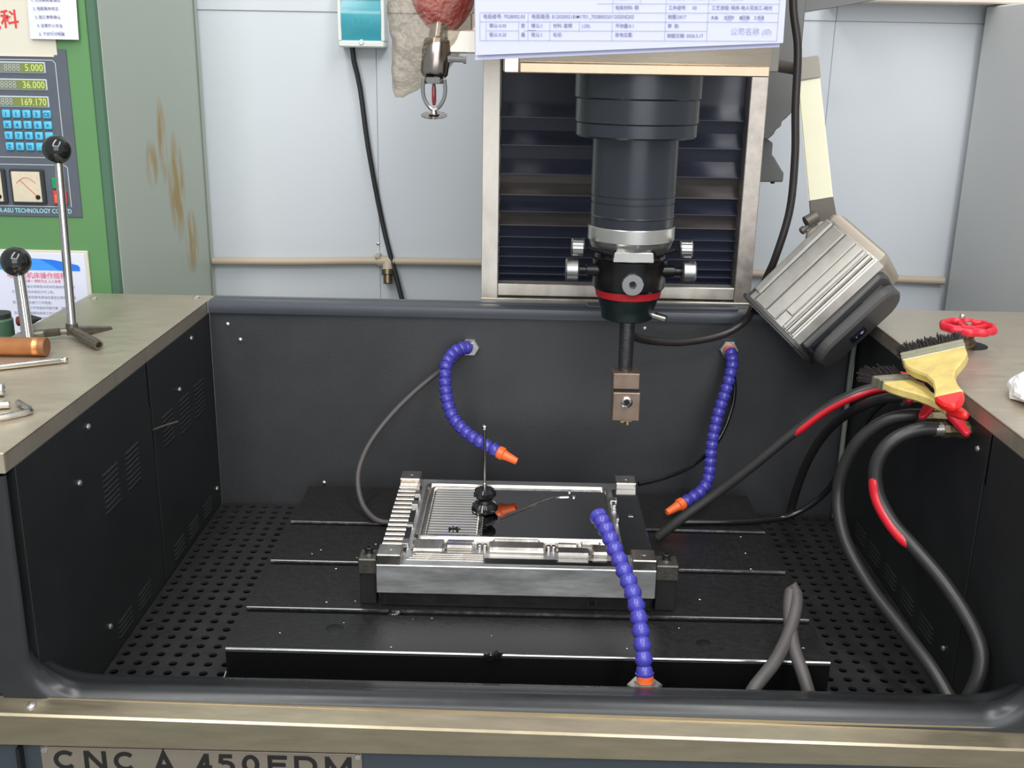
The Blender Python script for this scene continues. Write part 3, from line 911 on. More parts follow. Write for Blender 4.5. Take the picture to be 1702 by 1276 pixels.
for k in range(19):
    y = -0.3660 + 0.0091 * k
    if rib0 is None:
        rib0 = MB().prism([(0, 0), (0.0010, 0.0016), (0.0022, 0.0022), (0.0034, 0.0016), (0.0044, 0)], (0, y, ZP), Y, Z, X, -0.1470, -0.0695).build('pocket_rib', RIBM, B)
        r0 = V(rib0.location) + B.location
    else:
        part_copy(rib0, B, r0 + V((0, 0.0091 * k, 0)))
t = MB()
for k in range(7):
    a = 2 * PI * k / 7 + 0.3
    t.box((-0.1095 - 0.0008, -0.352, ZP), (-0.1095 + 0.0008, -0.352 + 0.009, 0.1195), 0.0002, Matrix.Rotation(a, 3, 'Z'), (-0.1095, -0.352, ZP))
t.build('pocket_insert', DARKST, B)
MB().tube([(-0.0640, -0.3340, 0.1172), (-0.02, -0.288, 0.1174), (0.0150, -0.2480, 0.1174), (0.0350, -0.2290, 0.1174), (0.0440, -0.2240, 0.1174), (0.0600, -0.2220, 0.1174)], 0.0016, 8, 0.006).build('runner_bead', BRIGHT, B)
for a in ((0.0680, -0.2220), (0.0620, -0.2020)):
    MB().lathe([(0, 0.0035), (0.0022, 0.003), (0.003, 0.0015)], (a[0], a[1], 0.1170), Z, 12).build('stud', BRIGHT, B)
# right polished rail
MB().box((0.1290, -0.4290, ZP - 0.001), (0.1680, -0.1945, 0.1205), 0.0010).build('right_rail', MIRRORD, B)
MB().box((0.1460, -0.3000, 0.1204), (0.1530, -0.2925, 0.1210), 0.0002).build('rail_mark', BRIGHT, B)
for y0, y1, x0, x1 in ((-0.2480, -0.2330, 0.1225, 0.1330), (-0.3150, -0.3000, 0.1270, 0.1310), (-0.2660, -0.2500, 0.1255, 0.1300)):
    MB().box((x0, y0, ZP), (x1, y1, 0.1235), 0.0006).build('rail_lug', BRIGHT, B)
# stepped bars along the front edge
bars = [(-0.1640, -0.1185, -0.4280, -0.3920, 0.1225), (-0.1180, -0.0780, -0.4200, -0.4050, 0.1245), (-0.1180, -0.0760, -0.4040, -0.3900, 0.1215),
        (-0.0590, 0.0210, -0.4240, -0.3990, 0.1245), (-0.0530, 0.0140, -0.3960, -0.3880, 0.1235), (0.0355, 0.0820, -0.4360, -0.4140, 0.1245),
        (0.0360, 0.0670, -0.4080, -0.3980, 0.1235), (0.0700, 0.0990, -0.3960, -0.3890, 0.1230), (0.0840, 0.1080, -0.4320, -0.4040, 0.1245), (0.0340, 0.0690, -0.3965, -0.3900, 0.1210)]
for x0, x1, y0, y1, z1 in bars:
    MB().box((x0, y0, ZP - 0.0005), (x1, y1, z1), 0.0030).build('front_bar', MOLD, B)
for k in range(4):
    MB().box((-0.1690 + 0.004 * k, -0.4480 + 0.0045 * k, ZP - 0.0005), (-0.0640, -0.4435 + 0.0045 * k, ZP + 0.0008 * (k + 1)), 0.0003).build('front_step', MOLD, B)
MB().box((-0.0630, -0.4560, ZP - 0.0005), (0.1340, -0.4390, ZP + 0.0006), 0.0003).build('front_land', MIRRORD, B)
for x in (-0.0665, 0.0290):
    for dx in (-0.0038, 0.0034):
        MB().lathe([(0, 0.0036), (0.008, 0.0036), (0.0088, 0.003)], (x + dx, -0.412, ZP - 0.0005), Z, 12).build('guide_pin', CHROME, B)

# toe clamps
def clamp(label, x0, x1, y0, y1):
    K = thing('toe_clamp', label, 'clamp', ((x0 + x1) / 2, (y0 + y1) / 2, 0.05), 'toe clamps holding the mould')
    MB().box((x0, y0, 0.0965), (x1, y1, 0.1190), 0.0015).build('clamp_block', CLAMPM, K)
    MB().box((x0 + 0.0015, y0 + 0.004, 0.0500), (x1 - 0.0015, y1 - 0.004, 0.0966), 0.001).build('shadow_block', PIT, K)  # black support, widened to read as the dark shadow under the clamp
    xc, yc = (x0 + x1) / 2, (y0 + y1) / 2 + 0.004
    MB().lathe([(0, 0.0085), (0.0022, 0.0085)], (xc, yc, 0.1190), Z, 18).build('washer', CHROME, K)
    MB().lathe([(0, 0.0058), (0.006, 0.0058), (0.007, 0.0048), (0.007, 0.003), (0.004, 0.003)], (xc, yc, 0.1212), Z, 14).build('bolt', DARKST, K)
clamp('small steel toe clamp gripping the left side of the mould', -0.2330, -0.2078, -0.4560, -0.4240)
clamp('small steel toe clamp gripping the right side of the mould', 0.1698, 0.2005, -0.4560, -0.4240)

# reference ball gauge on magnetic base
Gg = thing('reference_ball_gauge', 'slim ball tipped pin on a black magnet base standing on the mould', 'gauge', (-0.0685, -0.288, 0.1195))
def flower(z0, z1, r, name):
    n, ring0 = 36, []
    P_ = [(-0.0685 + (r + 0.0011 * math.cos(9 * a)) * math.cos(a), -0.288 + (r + 0.0011 * math.cos(9 * a)) * math.sin(a)) for a in [2 * PI * k / n for k in range(n)]]
    mb = MB()
    mb.loft([[((x + 0.0685) * s - 0.0685, (y + 0.288) * s - 0.288, z) for x, y in P_] for z, s in ((z0, 0.80), (z0 + (z1 - z0) * 0.25, 1.0), (z0 + (z1 - z0) * 0.7, 1.0), (z1, 0.72))])
    mb.build(name, GLOSSBLK, Gg)
flower(0.1184, 0.1340, 0.0190, 'magnet_base')
MB().lathe([(0, 0.011), (0.004, 0.009), (0.008, 0.011)], (-0.0685, -0.288, 0.1338), Z, 18).build('neck', DARKST, Gg)
flower(0.1410, 0.1560, 0.0160, 'upper_magnet')
MB().lathe([(0, 0.0035), (0.008, 0.0030), (0.009, 0.0021), (0.094, 0.0021)], (-0.0685, -0.288, 0.1560), (-0.012, 0, 1), 12).build('pin', CHROME, Gg)
MB().sphere((-0.0697, -0.288, 0.2520), 0.0044, 14).build('ball_tip', CHROME, Gg)
MB().box((-0.0725, -0.3060, 0.1235), (-0.0650, -0.3045, 0.1300), 0.0005).build('front_glint_plate', CHROME, Gg)

# ---------------------------------------------------------------- blue segmented coolant hoses
seg_me = None
def seg_mesh():
    global seg_me
    if seg_me is None:
        b_ = MB().lathe([(-0.001, 0.0062), (0.0008, 0.0086), (0.0030, 0.0104), (0.0052, 0.0112), (0.0066, 0.0116), (0.0072, 0.0116), (0.0076, 0.0104), (0.0110, 0.0100), (0.0134, 0.0090), (0.0152, 0.0070)], (0, 0, 0), Z, 18)
        ob = b_.build('segment', BLUE, None, origin=(0, 0, 0))
        seg_me = ob.data
        bpy.data.objects.remove(ob)
    return seg_me
def coolant_hose(label, pts, nut_at, nut_axis, base_mat, nozzle, pitch=0.0150, scale=1.0, nut_r=0.0165):
    L = thing('coolant_hose', label, 'coolant hose', nut_at, 'segmented blue coolant hoses')
    root = V(nut_at)
    MB().lathe([(-0.002, nut_r), (0.004, nut_r), (0.006, nut_r * 0.9), (0.006, nut_r * 0.62), (0.009, nut_r * 0.6)], nut_at, nut_axis, 6).build('hex_nut', NUTM, L)
    if nut_axis[2]:
        MB().cyl(root - V((0, 0, 0.060)), root - V((0, 0, 0.001)), 0.009).build('stand_pipe', NUTM, L)
    if base_mat:
        MB().lathe([(0.004, 0.0105), (0.016, 0.0098)], nut_at, nut_axis, 16).build('base_fitting', base_mat, L)
    P_ = spline(pts, pitch)
    me = seg_mesh()
    n = len(P_) - 1
    for i in range(n):
        o = bpy.data.objects.new('segment', me)
        COL.objects.link(o)
        o.parent = L
        d = P_[i + 1] - P_[i]
        R_ = frame_from(d).to_4x4()
        s = scale * (d.length / 0.0150)
        o.matrix_local = Matrix.Translation(P_[i] - root) @ R_ @ Matrix.Diagonal((scale, scale, d.length / 0.0150, 1))
    end, d = P_[-1], (P_[-1] - P_[-2]).normalized()
    if nozzle:
        MB().lathe([(-0.002, 0.0080), (0.001, 0.0105), (0.009, 0.0108), (0.011, 0.0085), (0.016, 0.0074), (0.034, 0.0056), (0.034, 0.0040), (0.028, 0.0038)], end, d, 16).build('orange_nozzle', ORANGE, L)
    else:
        MB().lathe([(-0.003, 0.0098), (0.003, 0.0122), (0.005, 0.0122), (0.0055, 0.0105), (0.002, 0.0085), (-0.002, 0.006)], end, d, 18).build('socket_end', BLUE, L)
coolant_hose('blue segmented coolant hose arching from the back wall left of the chuck', [(-0.107, -0.012, 0.298), (-0.124, -0.034, 0.301), (-0.137, -0.054, 0.293), (-0.143, -0.075, 0.279), (-0.142, -0.090, 0.254), (-0.137, -0.105, 0.230), (-0.128, -0.120, 0.210), (-0.110, -0.135, 0.194), (-0.089, -0.150, 0.183), (-0.072, -0.157, 0.176), (-0.052, -0.164, 0.168)],
             (-0.106, -0.004, 0.297), (0, -1, 0), None, True, 0.0138)
coolant_hose('blue segmented coolant hose hanging nearly straight below the work lamp', [(0.334, -0.012, 0.303), (0.336, -0.032, 0.292), (0.331, -0.050, 0.274), (0.323, -0.060, 0.245), (0.313, -0.070, 0.216), (0.306, -0.080, 0.188), (0.301, -0.090, 0.160), (0.299, -0.100, 0.131), (0.296, -0.110, 0.108), (0.286, -0.120, 0.092), (0.269, -0.130, 0.083), (0.253, -0.138, 0.076)],
             (0.334, -0.004, 0.302), (0, -1, 0), ORANGE, True, 0.0140, 0.95)
coolant_hose('blue segmented coolant hose rising from the front lip toward the mould', [(0.137, -0.648, 0.066), (0.136, -0.645, 0.078), (0.134, -0.633, 0.100), (0.131, -0.606, 0.125), (0.124, -0.578, 0.147), (0.114, -0.548, 0.163), (0.104, -0.522, 0.179), (0.096, -0.496, 0.191), (0.089, -0.474, 0.195)],
             (0.137, -0.650, 0.0560), (0, 0.1, 1), ORANGE, False, 0.0165, 0.98, 0.021)

# ---------------------------------------------------------------- rubber hoses
def hose(label, pts, r, m, stripe=None, name='rubber_hose', cat='hose'):
    h = thing(name, label, cat, pts[0])
    MB().tube(pts, r, 14, 0.010).build('tube', m, h)
    if stripe:
        i0, i1, off, sm = stripe
        MB().tube([V(p) + V(off) for p in pts[i0:i1]], r * 0.80, 12, 0.006, radii=lambda t_: r * 0.82 * min(1.0, 0.15 + math.sin(PI * t_) * 2.2) ** 0.6).build('red_stripe', sm, h)
    return h
hose('thin dark grey hose looping from the left coolant fitting down to the table', [(-0.120, -0.004, 0.285), (-0.142, -0.022, 0.268), (-0.163, -0.020, 0.252), (-0.198, -0.030, 0.224), (-0.237, -0.050, 0.187), (-0.269, -0.080, 0.148), (-0.283, -0.115, 0.115), (-0.281, -0.140, 0.088), (-0.268, -0.165, 0.066), (-0.243, -0.190, 0.055), (-0.215, -0.195, 0.055)], 0.0046, RUBBERG)
hose('thin glossy black hose curving behind the right blue coolant hose', [(0.339, -0.010, 0.284), (0.347, -0.016, 0.233), (0.339, -0.026, 0.188), (0.314, -0.055, 0.149), (0.269, -0.096, 0.125), (0.220, -0.132, 0.117), (0.176, -0.152, 0.113)], 0.0038, GLOSSBLK)
hose('red and black hose from the rearmost valve across to the mould', [(0.522, -0.290, 0.325), (0.497, -0.285, 0.325), (0.465, -0.280, 0.312), (0.427, -0.270, 0.285), (0.381, -0.260, 0.238), (0.334, -0.250, 0.186), (0.285, -0.240, 0.136), (0.235, -0.238, 0.092), (0.200, -0.236, 0.0585)], 0.0078, RUBBER, (0, 5, (-0.0005, -0.0026, -0.0022), REDH))
hose('glossy black hose from the second valve down to the back floor', [(0.520, -0.351, 0.330), (0.496, -0.340, 0.327), (0.477, -0.300, 0.304), (0.467, -0.230, 0.260), (0.461, -0.170, 0.211), (0.456, -0.120, 0.153), (0.455, -0.080, 0.095), (0.456, -0.050, 0.043), (0.455, -0.040, 0.010)], 0.0072, RUBBER)
hose('slim black hose sagging from the right wall onto the table', [(0.535, -0.240, 0.300), (0.515, -0.215, 0.262), (0.500, -0.200, 0.210), (0.490, -0.175, 0.148), (0.469, -0.155, 0.096), (0.425, -0.150, 0.062), (0.374, -0.158, 0.056), (0.308, -0.165, 0.0555), (0.240, -0.170, 0.0555)], 0.0050, GLOSSBLK)
hose('long black hose from the third valve falling to the front lip', [(0.520, -0.408, 0.324), (0.498, -0.408, 0.324), (0.470, -0.400, 0.312), (0.444, -0.390, 0.282), (0.430, -0.380, 0.239), (0.426, -0.380, 0.198), (0.428, -0.400, 0.162), (0.437, -0.430, 0.131), (0.454, -0.480, 0.103), (0.476, -0.540, 0.080), (0.495, -0.600, 0.060), (0.509, -0.640, 0.034), (0.514, -0.650, 0.010)], 0.0088, RUBBER)
hose('black hose with red stripe from the nearest valve bowing to the right', [(0.518, -0.474, 0.328), (0.494, -0.474, 0.328), (0.469, -0.474, 0.320), (0.448, -0.474, 0.301), (0.440, -0.474, 0.272), (0.446, -0.480, 0.237), (0.462, -0.500, 0.208), (0.483, -0.525, 0.187), (0.508, -0.557, 0.161), (0.526, -0.602, 0.134), (0.534, -0.632, 0.110), (0.531, -0.645, 0.080), (0.520, -0.648, 0.045), (0.512, -0.648, 0.012)], 0.0090, RUBBER, (4, 8, (-0.0030, -0.0022, -0.0016), REDH))
hose('grey rubber hose looped up over the right front table corner', [(0.258, -0.650, 0.025), (0.266, -0.648, 0.055), (0.298, -0.615, 0.075), (0.323, -0.575, 0.093), (0.338, -0.540, 0.114), (0.3395, -0.518, 0.1235), (0.333, -0.526, 0.118), (0.327, -0.555, 0.100), (0.325, -0.595, 0.081), (0.331, -0.625, 0.062), (0.340, -0.645, 0.030), (0.342, -0.646, 0.008)], 0.0082, RUBBERG)

# ---------------------------------------------------------------- brass ball valves
def valve(label, y, z, turn, hx=0):
    v = thing('ball_valve', label, 'valve', (0.55, y, z), 'brass valves on the right tank wall')
    MB().lathe([(0, 0.0075), (0.004, 0.0078), (0.004, 0.0115), (0.012, 0.0115), (0.013, 0.0100), (0.026, 0.0112), (0.028, 0.0120), (0.038, 0.0120)], (0.514, y, z), X, 8).build('valve_body', BRASS, v)
    MB().lathe([(0, 0.0092), (0.012, 0.0092)], (0.508, y, z), X, 14).build('hose_collar', NUTM, v)
    MB().lathe([(0, 0.0045), (0.014, 0.0045)], (0.533, y, z + 0.009), Z, 12).build('stem', CHROME, v)
    R_ = Matrix.Rotation(turn, 3, 'Z')
    a = V((0.528, y, z + 0.0185))
    mb = MB()
    mb.prism([(-0.008, -0.007), (0.006, -0.008), (0.020, -0.0065), (0.034, -0.0045), (0.037, 0.0), (0.034, 0.0045), (0.020, 0.0065), (0.006, 0.008), (-0.008, 0.007)], a, R_ @ V((0.92, 0, -0.42)), R_ @ Y, R_ @ V((0.41, 0, 0.91)), -0.003, 0.004, 0.0015)
    mb.build('red_handle', REDP, v)
valve('brass valve with red handle, rearmost of the row of four', -0.290, 0.324, -PI / 2 - 0.75)
valve('brass valve with red handle under the brush, second from the back', -0.351, 0.328, -PI / 2 - 0.70)
valve('brass valve with red handle under the brush tips, third from the back', -0.408, 0.324, -PI / 2 - 0.75)
valve('brass valve with red handle, nearest of the row of four', -0.474, 0.328, -PI / 2 + 0.30)

# ---------------------------------------------------------------- brushes on the right counter edge
def brush(label, ferr, tip, width, wdir, thick, bl):
    b_ = thing('paint_brush', label, 'brush', ferr, 'paint brushes on the counter edge')
    F_, T_ = V(ferr), V(tip)
    v = (T_ - F_); Ln = v.length; v.normalize()
    u = V(wdir); u = (u - v * u.dot(v)).normalized()
    n = u.cross(v)
    if n.z < 0:
        n = -n
    w_ = width / 2
    out = [(w_, 0.0), (w_ * 0.99, 0.14), (w_ * 0.80, 0.26), (w_ * 0.46, 0.40), (w_ * 0.33, 0.54), (w_ * 0.36, 0.70), (w_ * 0.44, 0.80)]
    poly = [(a, d * Ln) for a, d in out] + [(-a, d * Ln) for a, d in reversed(out)]
    MB().prism(poly, F_, u, v, n, -thick * 0.5, thick * 0.5, 0.0022).build('wood_handle', WOOD, b_)
    out = [(w_ * 0.44, 0.795), (w_ * 0.41, 0.86), (w_ * 0.28, 0.95), (w_ * 0.10, 1.0)]
    poly = [(a, d * Ln) for a, d in out] + [(-a, d * Ln) for a, d in reversed(out)]
    MB().prism(poly, F_, u, v, n, -thick * 0.44, thick * 0.44, 0.0030).build('red_tip', REDTIP, b_)
    MB().prism([(w_ * 1.02, 0.004), (-w_ * 1.02, 0.004), (-w_ * 1.02, -0.022), (w_ * 1.02, -0.022)], F_, u, v, n, -thick * 0.55, thick * 0.55, 0.001).build('ferrule', TIN, b_)
    for d in (-0.004, -0.016):
        MB().prism([(w_ * 1.03, d), (-w_ * 1.03, d), (-w_ * 1.03, d - 0.002), (w_ * 1.03, d - 0.002)], F_, u, v, n, -thick * 0.6, thick * 0.6).build('ferrule_ridge', TIN, b_)
    rn_ = random.Random(int(width * 1e5) + int(Ln * 1e4))
    mb = MB()
    mb.prism([(w_ * 0.97, -0.018), (-w_ * 0.97, -0.018), (-w_ * 1.0, -0.018 - bl * 0.72), (w_ * 1.0, -0.018 - bl * 0.72)], F_, u, v, n, -thick * 0.38, thick * 0.38)
    for k in range(620):
        a = rn_.uniform(-w_ * 0.97, w_ * 0.97); e = rn_.uniform(-thick * 0.42, thick * 0.42)
        p0 = F_ + u * a + n * e - v * 0.020
        p1 = p0 - v * rn_.uniform(bl * 0.8, bl * 1.08) + u * (a * 0.10 + rn_.gauss(0, 0.0022)) + n * (e * 0.6 + rn_.gauss(0, 0.0022))
        pm = (p0 + p1) / 2 + n * rn_.gauss(0, 0.0008)
        mb.tube([p0, pm, p1], 0.0008, 3, 1, smooth=False)
    for k in range(14):
        a = rn_.uniform(-w_, w_)
        p0 = F_ + u * a - v * 0.020
        p1 = p0 - v * bl * rn_.uniform(0.7, 1.2) + u * rn_.gauss(0, 0.012) + n * rn_.gauss(0, 0.008)
        mb.tube([p0, (p0 + p1) / 2 + n * 0.001, p1], 0.0004, 3, 1, smooth=False)
    o = mb.build('bristles', BRIST, b_, smooth=False)
    o['kind'] = 'stuff'
brush('wide paint brush with yellow handle lying on top, bristles toward the red handwheel', (0.528, -0.392, 0.4010), (0.496, -0.550, 0.3800), 0.078, (0.93, -0.215, 0.328), 0.013, 0.029)
brush('darker paint brush lying underneath the wide yellow brush', (0.480, -0.405, 0.3660), (0.522, -0.532, 0.3640), 0.050, (0.75, 0.60, 0.0), 0.012, 0.030)

# ---------------------------------------------------------------- red handwheel
hw = thing('handwheel', 'red scalloped handwheel standing on the right counter', 'handwheel', (0.640, -0.225, H))
cx, cy, cz = 0.6350, -0.232, 0.4040
MB().lathe([(0, 0.0290), (0.0006, 0.0290)], (0.6500, -0.203, H), Z, 28).build('hole_ring', PIT, hw)
MB().lathe([(0, 0.0135), (0.010, 0.0135), (0.011, 0.0105), (0.020, 0.0105), (0.021, 0.007), (0.030, 0.007)], (0.6420, -0.217, H + 0.0006), (cx - 0.642, cy + 0.217, 0.033), 12).build('stem', BRASS, hw)
n = 70
rings = []
for k in range(n):
    a = 2 * PI * k / n
    R_ = 0.0355 + 0.0014 * math.cos(10 * a)
    er, en = V((math.cos(a), math.sin(a), 0)), Z
    rings.append([V((cx, cy, cz)) + er * (R_ + 0.0042 * math.cos(q)) + en * (0.0058 * math.sin(q)) for q in [2 * PI * j / 10 for j in range(10)]])
rings.append(rings[0])
mb = MB().loft(rings, True, False)
bmesh.ops.remove_doubles(mb.bm, verts=mb.bm.verts[:], dist=1e-6)
mb.build('rim', REDP, hw)
for k in range(5):
    a = 2 * PI * k / 5 + 0.35
    MB().tube([(cx + 0.006 * math.cos(a), cy + 0.006 * math.sin(a), cz - 0.003), (cx + 0.020 * math.cos(a), cy + 0.020 * math.sin(a), cz - 0.002), (cx + 0.035 * math.cos(a), cy + 0.035 * math.sin(a), cz)], 0.0038, 8, 0.008).build('spoke', REDP, hw)
MB().lathe([(0, 0.010), (0.008, 0.010), (0.010, 0.007)], (cx, cy, cz - 0.007), Z, 14).build('hub', REDP, hw)
MB().lathe([(0, 0.0045), (0.003, 0.0045), (0.004, 0.003)], (cx, cy, cz + 0.003), Z, 6).build('hub_nut', NUTM, hw)
MB().lathe([(0, 0.0040), (0.004, 0.0046), (0.007, 0.0030)], (cx + 0.004, cy + 0.034, cz + 0.005), Z, 10).build('knob_screw', NUTM, hw)

# crumpled white paper at the frame edge
mb = MB().sphere((0.652, -0.490, H + 0.016), 0.062, 28, (0.95, 1.15, 0.34))
for v in mb.bm.verts:
    d = noise.noise(v.co * 42) * 0.012 + noise.noise(v.co * 95 + V((3, 1, 7))) * 0.006
    v.co += (v.co - V((0.652, -0.490, H + 0.016))).normalized() * d
    if v.co.z < H + 0.0005:
        v.co.z = H + 0.0005
tag(mb.build('crumpled_paper', RAGM, None, smooth=False), 'crumpled white paper on the right counter at the photo edge', 'paper')

# ---------------------------------------------------------------- tools on the left counter
def bar(mb, a, b, r, n=14):
    mb.cyl(a, b, r, n=n)
th = thing('ball_knob_key', 'tall chrome rod with black ball knob on a cross shaped steel foot', 'tool', (-0.669, -0.270, H), 'ball knob keys on the left counter')
base = V((-0.6690, -0.270, H + 0.012))
top = V((-0.6960, -0.195, 0.6150))
MB().cyl(base, top, 0.0062, n=18).build('rod', CHROME, th)
MB().sphere(top + V((0, 0, 0.016)), 0.0205, 28).build('ball_knob', BALL, th)
MB().lathe([(0, 0.0085), (0.016, 0.0085)], base - V((0, 0, 0.006)), Z, 16).build('hub', OXID, th)
MB().lathe([(0, 0.0062), (0.068, 0.0062), (0.068, 0.004), (0.060, 0.0035)], base, (0.045, 0.086, -0.02), 14).build('cross_bar', OXID, th)
MB().lathe([(0, 0.0068), (0.075, 0.0072), (0.088, 0.0066), (0.088, 0.0042), (0.078, 0.0040)], base, (0.088, -0.088, -0.006), 14).build('cross_bar', OXID, th)
mb = MB()
prof = [(0, 0.0045), (0.016, 0.0045)]
for k in range(10):
    prof += [(0.017 + k * 0.0022, 0.0062), (0.0181 + k * 0.0022, 0.0054)]
prof += [(0.040, 0.0062), (0.062, 0.0062)]
mb.lathe(prof, base, (-0.070, -0.028, -0.004), 14)
mb.build('threaded_bar', OXID, th)

th2 = thing('ball_knob_key', 'short chrome rod with black ball knob leaning near the copper bar', 'tool', (-0.713, -0.325, H), 'ball knob keys on the left counter')
b2 = V((-0.7115, -0.318, H + 0.004)); t2_ = V((-0.7470, -0.250, 0.4620))
MB().cyl(b2, t2_, 0.0078, n=18).build('rod', CHROME, th2)
MB().sphere(t2_ + V((-0.002, 0, 0.014)), 0.0212, 28).build('ball_knob', BALL, th2)
MB().lathe([(0, 0.0088), (0.004, 0.0088)], b2 - V((0, 0, 0.0035)), Z, 14).build('foot', OXID, th2)

cr = thing('copper_bar', 'round copper bar lying on the left counter at the photo edge', 'bar', (-0.72, -0.365, H))
MB().lathe([(0, 0.0128), (0.150, 0.0128), (0.151, 0.0132), (0.1535, 0.0132), (0.1545, 0.0128), (0.160, 0.0128)], (-0.832, -0.372, H + 0.0133), (1, 0.03, 0), 22).build('bar', COPPER, cr)
MB().lathe([(0, 0.0132), (0.008, 0.0132), (0.009, 0.0122)], (-0.6725, -0.3672, H + 0.0133), (1, 0.03, 0), 22).build('end_cap', COPPERD, cr)
sr = thing('steel_rod', 'thin bright steel rod lying in front of the copper bar', 'rod', (-0.66, -0.42, H))
MB().lathe([(0, 0.0042), (0.118, 0.0042), (0.119, 0.0036), (0.123, 0.0036)], (-0.735, -0.462, H + 0.0045), (0.119, 0.069, 0), 14).build('shaft', CHROME2, sr)
MB().sphere((-0.6265, -0.3992, H + 0.0047), 0.0045, 12).build('round_tip', CHROME2, sr)
s1 = thing('socket_bit', 'short dull steel socket above the hex key at the left photo edge', 'socket', (-0.645, -0.543, H), 'small steel pieces on the left counter')
MB().lathe([(0, 0.0085), (0.020, 0.0085), (0.021, 0.0075), (0.021, 0.005), (0.014, 0.0045)], (-0.6585, -0.550, H + 0.0087), (1, 0.25, 0), 16).build('socket', SILVER, s1)
s2 = thing('socket_bit', 'tiny steel pin lying just behind the hex key', 'pin', (-0.615, -0.588, H), 'small steel pieces on the left counter')
MB().lathe([(0, 0.0046), (0.022, 0.0046), (0.023, 0.0036)], (-0.632, -0.598, H + 0.0048), (1, 0.35, 0), 14).build('pin', CHROME2, s2)
hk = thing('hex_key', 'bright L shaped hex key near the left counter edge', 'hex key', (-0.58, -0.61, H))
MB().tube([(-0.640, -0.672, H + 0.0042), (-0.600, -0.636, H + 0.0042), (-0.583, -0.6185, H + 0.0042), (-0.5785, -0.6120, H + 0.0042), (-0.5795, -0.6060, H + 0.0042), (-0.590, -0.596, H + 0.0042), (-0.6060, -0.5800, H + 0.0042)], 0.0038, 6, 0.004).build('key_shaft', CHROME2, hk)

# ---------------------------------------------------------------- column and bellows cover
Cc = thing('machine_column', 'machine column with steel framed black slide cover behind the chuck', 'machine column', (0.14, 0.3, -0.85))
MB().box((-0.060, 0.150, -0.85), (0.345, 0.62, 1.2)).build('column_body', COLG, Cc)
YF = 0.095
MB().box((-0.0925, YF, 0.362), (-0.0630, 0.150, 1.05), 0.0012).build('frame_bar', FRAME, Cc)
MB().box((0.3560, YF, 0.362), (0.3850, 0.150, 0.80), 0.0012).build('frame_bar', FRAMEW, Cc)
MB().box((-0.0630, YF + 0.002, 0.366), (0.3560, 0.150, 0.3870), 0.0012).build('frame_bar', FRAME, Cc)
MB().box((-0.0925, YF - 0.004, 0.345), (0.3850, 0.150, 0.3620), 0.0010).build('frame_foot', FRAME, Cc)
zz = [(0.800, 0.672, 0.700, 0), (0.672, 0.625, 0.650, 0), (0.625, 0.576, 0.602, 0), (0.576, 0.540, 0.560, 1), (0.540, 0.511, 0.5275, 0), (0.511, 0.487, 0.502, 1), (0.487, 0.466, 0.476, 0), (0.466, 0.448, 0.456, 0), (0.448, 0.431, 0.438, 0), (0.431, 0.414, 0.421, 0), (0.414, 0.400, 0.406, 0), (0.400, 0.3868, 0.392, 0)]
for zt, zb_, zm, worn in zz:
    d = 0.012
    MB().prism([(0.146, zt), (0.134, zt), (0.134 + 0.006, zm), (0.134 - 0.001, (zm + zb_) / 2), (0.122, zb_ + 0.0016), (0.122, zb_), (0.146, zb_)], (0, 0, 0), Y, Z, X, -0.0625, 0.3555).build('cover_fold', FOLDB if worn else FOLD, Cc)
# ribbed casting brackets seen past the right of the frame
MB().prism([(0.34, 1.15), (0.470, 1.15), (0.470, 0.735), (0.468, 0.690), (0.452, 0.672), (0.446, 0.668), (0.446, 0.660), (0.436, 0.652), (0.434, 0.645), (0.424, 0.636), (0.34, 0.636)], (0, 0, 0), X, Z, Y, 0.24, 0.34, 0.002).build('casting', COLG, Cc)
MB().prism([(0.34, 0.636), (0.426, 0.636), (0.438, 0.628), (0.438, 0.606), (0.442, 0.603), (0.460, 0.577), (0.463, 0.575), (0.463, 0.557), (0.34, 0.555)], (0, 0, 0), X, Z, Y, 0.26, 0.34, 0.002).build('casting', COLG, Cc)
MB().lathe([(0, 0.004), (0.004, 0.004)], (0.448, 0.28, 0.552), Z, 8).build('bolt', DARKST, Cc)
MB().prism([(0.40, 0.856), (0.455, 0.853), (0.53, 0.866), (0.60, 0.880), (0.60, 0.893), (0.40, 0.893)], (0, 0, 0), X, Z, Y, 0.26, 0.30, 0.001).build('top_bracket', COLG, Cc)

# ---------------------------------------------------------------- machining head, quill and chuck
Hd = thing('machining_head', 'stainless machining head with dark quill and rotary tool chuck', 'machine head', (0.1385, -0.2, 0.39))
AX, AY = 0.1385, -0.200
MB().box((-0.050, -0.300, 0.7505), (0.300, 0.085, 1.15), 0.004, seg=2).build('head_cover', HEADS, Hd)
MB().box((-0.028, -0.3045, 0.7507), (0.2985, -0.300, 0.7640), 0.0012).build('lower_rail', mat('rail_stainless', (184, 164, 140), 0.38, 1.0, (7, 0.18), None, (3, 1, 1)), Hd)
MB().box((-0.0485, -0.3025, 0.7505), (-0.0290, -0.300, 1.15), 0.0012).build('cover_seam', HEADS, Hd)
MB().box((0.300, -0.200, 0.7560), (0.333, 0.080, 1.15), 0.002).build('head_side', HEADG, Hd)
MB().lathe([(0, 0.0870), (0.002, 0.0890), (0.078, 0.0890)], (AX, AY, 0.7175), Z, 48).build('upper_collar', QUILL, Hd)
MB().lathe([(0, 0.0850), (0.0015, 0.0870), (0.0325, 0.0870), (0.0335, 0.085)], (AX, AY, 0.6845), Z, 48).build('middle_collar', QUILL, Hd)
MB().lathe([(0, 0.0600), (0.0, 0.0835), (0.0025, 0.0855), (0.019, 0.0855), (0.020, 0.084)], (AX, AY, 0.6650), Z, 48).build('lower_collar', QUILL, Hd)
